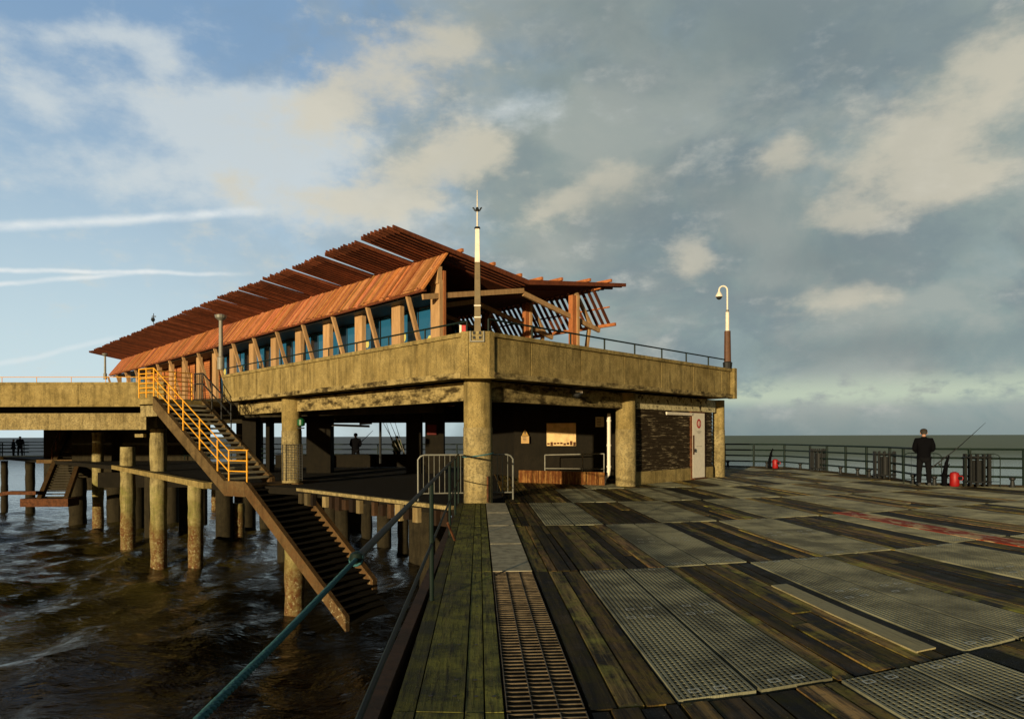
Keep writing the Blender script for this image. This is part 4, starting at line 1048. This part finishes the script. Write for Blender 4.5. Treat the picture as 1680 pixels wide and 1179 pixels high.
person('angler in green coat at the far railing beside leaning rods', tuple(Vector(((651-840)/F*38.6, 38.6, -.03))), rz=-.4, coat='green_cloth', trousers='navy_cloth', h=1.66, cap=None)
person('taller dark figure on the distant left walkway', tuple(P(33, 746, 64.2)*1), rz=.6, h=1.75, cap=None)
person('shorter dark figure left of the taller one on the distant walkway', tuple(P(22, 746, 64.6)), rz=-.8, h=1.5, coat='navy_cloth', cap=None)
for o_ in C.objects:
    if o_.name.startswith('person') and o_.location.y > 60: o_.location.z = -.06
# rods
rd = thing('fishing_rod', 'fishing rod resting on the railing, pointing up right from the fisherman', 'fishing rod', tuple(P(1530, 766, 22.7)))
m = MB(); a = P(1527, 768, 22.3); b = P(1573, 733, 22.1); c_ = P(1617, 693, 22.6); m.tube([a, a.lerp(b, .5), b, b.lerp(c_, .6), c_], [.02, .018, .014, .009, .004], 6); m.build('blank', 'black_paint', rd)
m = MB(); q = a.lerp(b, .3); m.lathe(q+Vector((0, -.03, -.07)), [(.03, -.03), (.035, 0), (.03, .03)], 8); m.build('reel', 'black_paint', rd)
rd = thing('fishing_rods', 'bundle of thin rods leaning behind the green-coated angler', 'rods', tuple(P(648, 760, 38)))
for (u0_, v0_, u1_, v1_) in ((655, 740, 628, 692), (660, 740, 640, 692), (664, 745, 648, 692), (650, 745, 634, 694)):
    m = MB(); m.tube([P(u0_, v0_, 38), P(u1_, v1_, 38)], [.03, .012], 5); m.build('rod', 'lamp_grey', rd)
m = MB(); m.tube([P(592, 725, 39.3), P(612, 706, 39.3)], [.025, .01], 5); tag(m.build('fishing_rod', 'black_paint'), 'short rod held by the silhouetted angler under the building', 'fishing rod')
m = MB(); m.tube([P(624, 690, 33.2), P(624, 760, 33.2)], .06, 8); tag(m.build('drain_pipe', 'black_paint'), 'thin black pipe standing in the sky gap behind the pillars', 'pipe')
m = MB(); m.beam(P(545, 697, 31), P(606, 699, 31), .15, .1); m.beam(P(590, 695, 31), P(610, 694, 31), .1, .08); tag(m.build('hanging_bar', 'black_paint'), 'dark bar hung under the ceiling in the sky gap', 'bar')

# ------------------------------------------------------------------ near rail, rope
nr = thing('deck_railing', 'dark green handrail with ball joint along the left deck edge', 'railing', (-.6, 2.66, 0))
pK = P(585, 916, 2.66); pE = P(752, 745.5, 17.3)
m = MB(); m.tube([pK, pK.lerp(pE, .2), pK.lerp(pE, .5), pE], [.016, .017, .02, .025], 10); m.build('top_rail', 'green_paint', nr, smooth=True)
for z in (.55,):
    m = MB(); m.tube([Vector((pK.x, pK.y, z)), Vector((pE.x, pE.y, z))], .014, 6); m.build('rail', 'green_paint', nr)
for k in (.30, .62, .82, 1):
    q = pK.lerp(pE, k); m = MB(); m.tube([Vector((q.x, q.y, -.15)), q], .022, 8); m.build('post', 'green_paint', nr)
m = MB(); m.lathe(pK+Vector((0, 0, -.028)), [(.005, 0), (.022, .008), (.03, .028), (.022, .048), (.005, .056)], 14); m.build('ball_joint', 'green_paint', nr, smooth=True)
for k in (.56,): 
    m = MB(); q = pK.lerp(pE, k); m.tube([Vector((q.x, q.y, .3)), Vector((q.x+.12, q.y+.3, -.1))], .02, 6); m.build('brace', 'rust', nr)
rp = thing('mooring_rope', 'frayed teal rope running from the lower left corner to the handrail joint', 'rope', tuple(pK))
def strand(mb, pts, R, r, turns, ph, n=240):
    out = []
    pts = [Vector(p) for p in pts]
    L = [(pts[i+1]-pts[i]).length for i in range(len(pts)-1)]; T = sum(L)
    d_ = (pts[-1]-pts[0]).normalized(); x = d_.orthogonal().normalized(); y = d_.cross(x)
    for i in range(n+1):
        s_ = T*i/n; j = 0
        while j < len(L)-1 and s_ > L[j]: s_ -= L[j]; j += 1
        p = pts[j].lerp(pts[j+1], min(1, s_/L[j])); a = 2*PI*turns*i/n+ph
        out.append(p+(x*math.cos(a)+y*math.sin(a))*R)
    mb.tube(out, r, 6)
rpts = [P(215, 1290, 1.0), P(325, 1181, 1.18), P(455, 1052, 1.6), P(585, 916, 2.66)]
for ph in (0, 2*PI/3, 4*PI/3):
    m = MB(); strand(m, rpts, .0042, .0050, 34, ph); m.build('strand', 'rope_fibre', rp, smooth=True)
m = MB()
for k in range(3): m.tube([pK+Vector((math.cos(a)*.021, (k-1)*.011+.008*math.sin(a), math.sin(a)*.021)) for a in [2*PI*j/14 for j in range(15)]], .006, 6, cap=False)
m.build('knot', 'rope_fibre', rp, smooth=True)
m = MB()
cen = P1
m.tube([Vector((cen.x+.372*math.cos(a), cen.y+.372*math.sin(a), 1.14+.05*math.sin(a+1.2))) for a in [2*PI*j/28 for j in range(29)]], .016, 6, cap=False)
tag(m.build('pillar_rope', 'rope_fibre'), 'rope tied once round the corner pillar at rail height', 'rope')
m = MB(); m.box(P1+Vector((.24, -.27, .32)), (.035, .03, .62)); tag(m.build('rust_strip', 'rust'), 'rusty metal strip fixed low on the corner pillar', 'strip')

# ------------------------------------------------------------------ sun and sky
SE = math.radians(5.0); sx_, sy_ = -.41, -.912
sun = bpy.data.lights.new('sun', 'SUN'); sun.energy = 5.0; sun.angle = math.radians(.6); sun.color = (1, .80, .50)
so = bpy.data.objects.new('sun', sun); C.objects.link(so)
sv = Vector((sx_*math.cos(SE), sy_*math.cos(SE), math.sin(SE))); so.rotation_euler = (-sv).to_track_quat('-Z', 'Y').to_euler(); so.location = (-20, -60, 30)
Wd = bpy.data.worlds.new("World"); S.world = Wd; Wd.use_nodes = True
t = NT(Wd.node_tree); bg = t.n['Background']
sky = t.new('ShaderNodeTexSky'); sky.sky_type = 'NISHITA'; sky.sun_disc = False; sky.sun_elevation = SE; sky.sun_rotation = math.atan2(sx_, sy_); sky.air_density = 1.2; sky.dust_density = .6; sky.ozone_density = 2.0
dvec = t.new('ShaderNodeTexCoord').outputs['Generated']; dn = t.vm('NORMALIZE', dvec)
sep = t.new('ShaderNodeSeparateXYZ'); t.put(sep.inputs[0], dn); dx, dy, dz = sep.outputs
def dirpx(u, v): q = P(u, v, 1)-Vector((0, 0, EYE)); return q.normalized()
base = t.mix(1, sky.outputs[0], (.085, .085, .085), 'MULTIPLY')
# warped lookup for clouds
warp = t.noise(dn, 2.2, 5, .6, 0, 1)
wv = t.vm('ADD', dn, t.vm('SCALE', t.vm('SUBTRACT', warp, (.5, .5, .5)), None)); 
wnode = wv.node.inputs[1].links[0].from_node; wnode.inputs['Scale'].default_value = .13
def blob(u, v, ru, rv, soft=1.0, tilt=0):
    """soft bright patch of cloud in a given compass direction"""
    c = dirpx(u, v); zx = Vector((0, 0, 1)); ex = c.cross(zx).normalized(); ez = ex.cross(c)
    e1 = ex*math.cos(tilt)+ez*math.sin(tilt); e2 = -ex*math.sin(tilt)+ez*math.cos(tilt)
    a = t.math('MULTIPLY', t.math('SUBTRACT', t.vm('DOT_PRODUCT', wv, tuple(e1), 1), c.dot(e1)), F/ru)
    b = t.math('MULTIPLY', t.math('SUBTRACT', t.vm('DOT_PRODUCT', wv, tuple(e2), 1), c.dot(e2)), F/rv)
    r2 = t.math('ADD', t.math('MULTIPLY', a, a), t.math('MULTIPLY', b, b))
    return t.math('POWER', 2.718, t.math('MULTIPLY', r2, -1.0*soft))
def addall(L):
    x = L[0]
    for y in L[1:]: x = t.math('ADD', x, y)
    return x
nA = t.noise(t.scale(dn, (1, 1, 1.4)), 3.0, 8, .58, .3); nB = t.noise(t.scale(dn, (1, 1, 1.5)), 8.0, 8, .60, .2); nC = t.noise(t.scale(dn, (1, 1, 1.9)), 22, 5, .6)
# clear blue
azl = t.sstep(dx, -.50, .22)           # 0 left .. 1 right
el = t.sstep(dz, 0, .50)
blue = t.mix(el, (.66, .82, .87), (.235, .385, .59))
blue = t.mix(.12, blue, base)
grey = t.mix(t.sstep(dz, 0, .45), (.27, .35, .345), (.275, .335, .325))
gm = t.math('MULTIPLY', azl, 1.0)
gm2 = t.math('MULTIPLY_ADD', t.math('SUBTRACT', nA, .5), 1.5, gm, clamp=True)
col = t.mix(t.sstep(gm2, .28, .95), blue, grey)
# dark lumps in the grey
col = t.mix(t.math('MULTIPLY', t.math('MULTIPLY', t.ramp(nB, [(.46, 0), (.60, 1)]), azl), .6), col, (.165, .225, .265))
col = t.mix(t.math('MULTIPLY', t.ramp(t.math('ADD', t.math('MULTIPLY', nA, .6), t.math('MULTIPLY', nB, .4)), [(.48, 0), (.62, 1)]), t.math('MULTIPLY', azl, .75)), col, (.41, .43, .38))
nD = t.noise(t.scale(dn, (1, 1, 1.5)), 5.6, 9, .56, .35)
col = t.mix(t.math('MULTIPLY', t.math('MULTIPLY', t.ramp(nD, [(.48, 0), (.60, 1)]), azl), .55), col, (.42, .45, .41))
col = t.mix(t.math('MULTIPLY', t.math('MULTIPLY', t.math('SUBTRACT', 1, t.ramp(nD, [(.36, 0), (.48, 1)])), azl), .5), col, (.19, .25, .28))
# bright patches
nM = t.math('ADD', t.math('MULTIPLY', nB, .6), t.math('MULTIPLY', nC, .5)); nM = t.math('SUBTRACT', nM, .05)
nS = t.math('SUBTRACT', nM, .5)
def lumps(L, k, lo_, hi_):
    return t.sstep(t.math('MULTIPLY_ADD', nS, k, addall(L)), lo_, hi_)
wh = lumps([blob(420, 170, 110, 30, 1, .2), blob(270, 290, 210, 42, 1, .16), blob(330, 205, 220, 34, 1, -.04), blob(520, 215, 110, 40), blob(860, 200, 90, 26), blob(560, 345, 240, 36), blob(265, 95, 60, 34), blob(60, 195, 45, 34), blob(450, 285, 120, 36), blob(150, 60, 160, 22, 1, .3)], 3.4, .05, 1.45)
col = t.mix(t.math('MULTIPLY', wh, .74), col, (.66, .71, .71))
br = lumps([blob(745, 105, 62, 34), blob(640, 150, 75, 48), blob(560, 200, 60, 36), blob(775, 262, 62, 44), blob(700, 300, 110, 40, 1, .2), blob(600, 335, 120, 26), blob(1005, 300, 62, 30, 1, .3), blob(900, 345, 80, 30, 1, .3), blob(390, 305, 36, 28),
             blob(1500, 235, 135, 62, 1, .2), blob(1655, 105, 75, 50), blob(1290, 245, 36, 26), blob(1400, 350, 50, 26), blob(1135, 430, 40, 34), blob(1590, 300, 80, 34), blob(1390, 500, 70, 26)], 3.0, .15, 1.15)
col = t.mix(t.math('MULTIPLY', br, .74), col, (.66, .61, .48))
dk = addall([blob(1300, 90, 200, 90), blob(1160, 330, 200, 70), blob(1330, 440, 160, 50), blob(1400, 590, 180, 30), blob(1000, 60, 180, 60)])
col = t.mix(t.math('MULTIPLY', t.math('MULTIPLY', dk, t.ramp(nA, [(.3, .3), (.6, 1)]), clamp=True), .6), col, (.17, .22, .235))
# low band at the right horizon
band = t.math('MULTIPLY', t.math('MULTIPLY', t.sstep(dz, .03, .05), t.math('SUBTRACT', 1, t.sstep(dz, .05, .085))), t.sstep(dx, .1, .32))
col = t.mix(t.math('MULTIPLY', band, t.ramp(nC, [(.36, .1), (.52, 1)])), col, (.50, .58, .46))
low = t.math('MULTIPLY', t.math('SUBTRACT', 1, t.sstep(dz, .0, .045)), t.sstep(dx, .0, .3))
col = t.mix(t.math('MULTIPLY', low, .7), col, (.20, .265, .27))
# vapour trails
def trail(u0_, v0_, u1_, v1_, w_, amt):
    global col
    a, b = dirpx(u0_, v0_), dirpx(u1_, v1_); n = a.cross(b).normalized(); mid = (a+b).normalized(); hd = (b-a).normalized(); hl = (b-a).length/2
    wob = t.vm('ADD', dn, t.vm('SCALE', t.vm('SUBTRACT', t.noise(dn, 9, 4, .6, 0, 1), (.5, .5, .5)), None)); wob.node.inputs[1].links[0].from_node.inputs['Scale'].default_value = .012
    ds = t.math('ABSOLUTE', t.vm('DOT_PRODUCT', wob, tuple(n), 1)); f = t.math('SUBTRACT', 1, t.sstep(ds, 0, w_/F))
    al = t.math('SUBTRACT', t.vm('DOT_PRODUCT', dn, tuple(hd), 1), mid.dot(hd))
    f = t.math('MULTIPLY', f, t.math('SUBTRACT', 1, t.sstep(al, hl*.5, hl*1.05)))
    col = t.mix(t.math('MULTIPLY', f, t.math('MULTIPLY', t.ramp(nC, [(.3, .5), (.6, 1)]), amt)), col, (.80, .84, .84))
trail(-200, 385, 480, 344, 10, .75); trail(-200, 440, 420, 450, 5, .9); trail(-200, 480, 260, 446, 5, .75); trail(60, 582, 210, 552, 6, .4)
# below the horizon
lo = t.sstep(dz, -.03, 0)
col = t.mix(lo, (.12, .14, .13), col)
bk = t.sstep(dy, .25, .66)     # unseen sky beside and behind the viewer, darkened to cut ambient light
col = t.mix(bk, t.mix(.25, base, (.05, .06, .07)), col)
zen = t.sstep(dz, .50, .80)  # overhead sky out of view, darkened to lower the ambient light
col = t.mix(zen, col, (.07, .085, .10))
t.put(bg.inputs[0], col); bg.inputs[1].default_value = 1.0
S.view_settings.view_transform = 'Standard'; S.view_settings.look = 'None'; S.view_settings.exposure = 0; S.view_settings.gamma = 1
S.cycles.max_bounces = 6; S.cycles.use_denoising = True
print('gratings', gn, 'objects', len(C.objects))
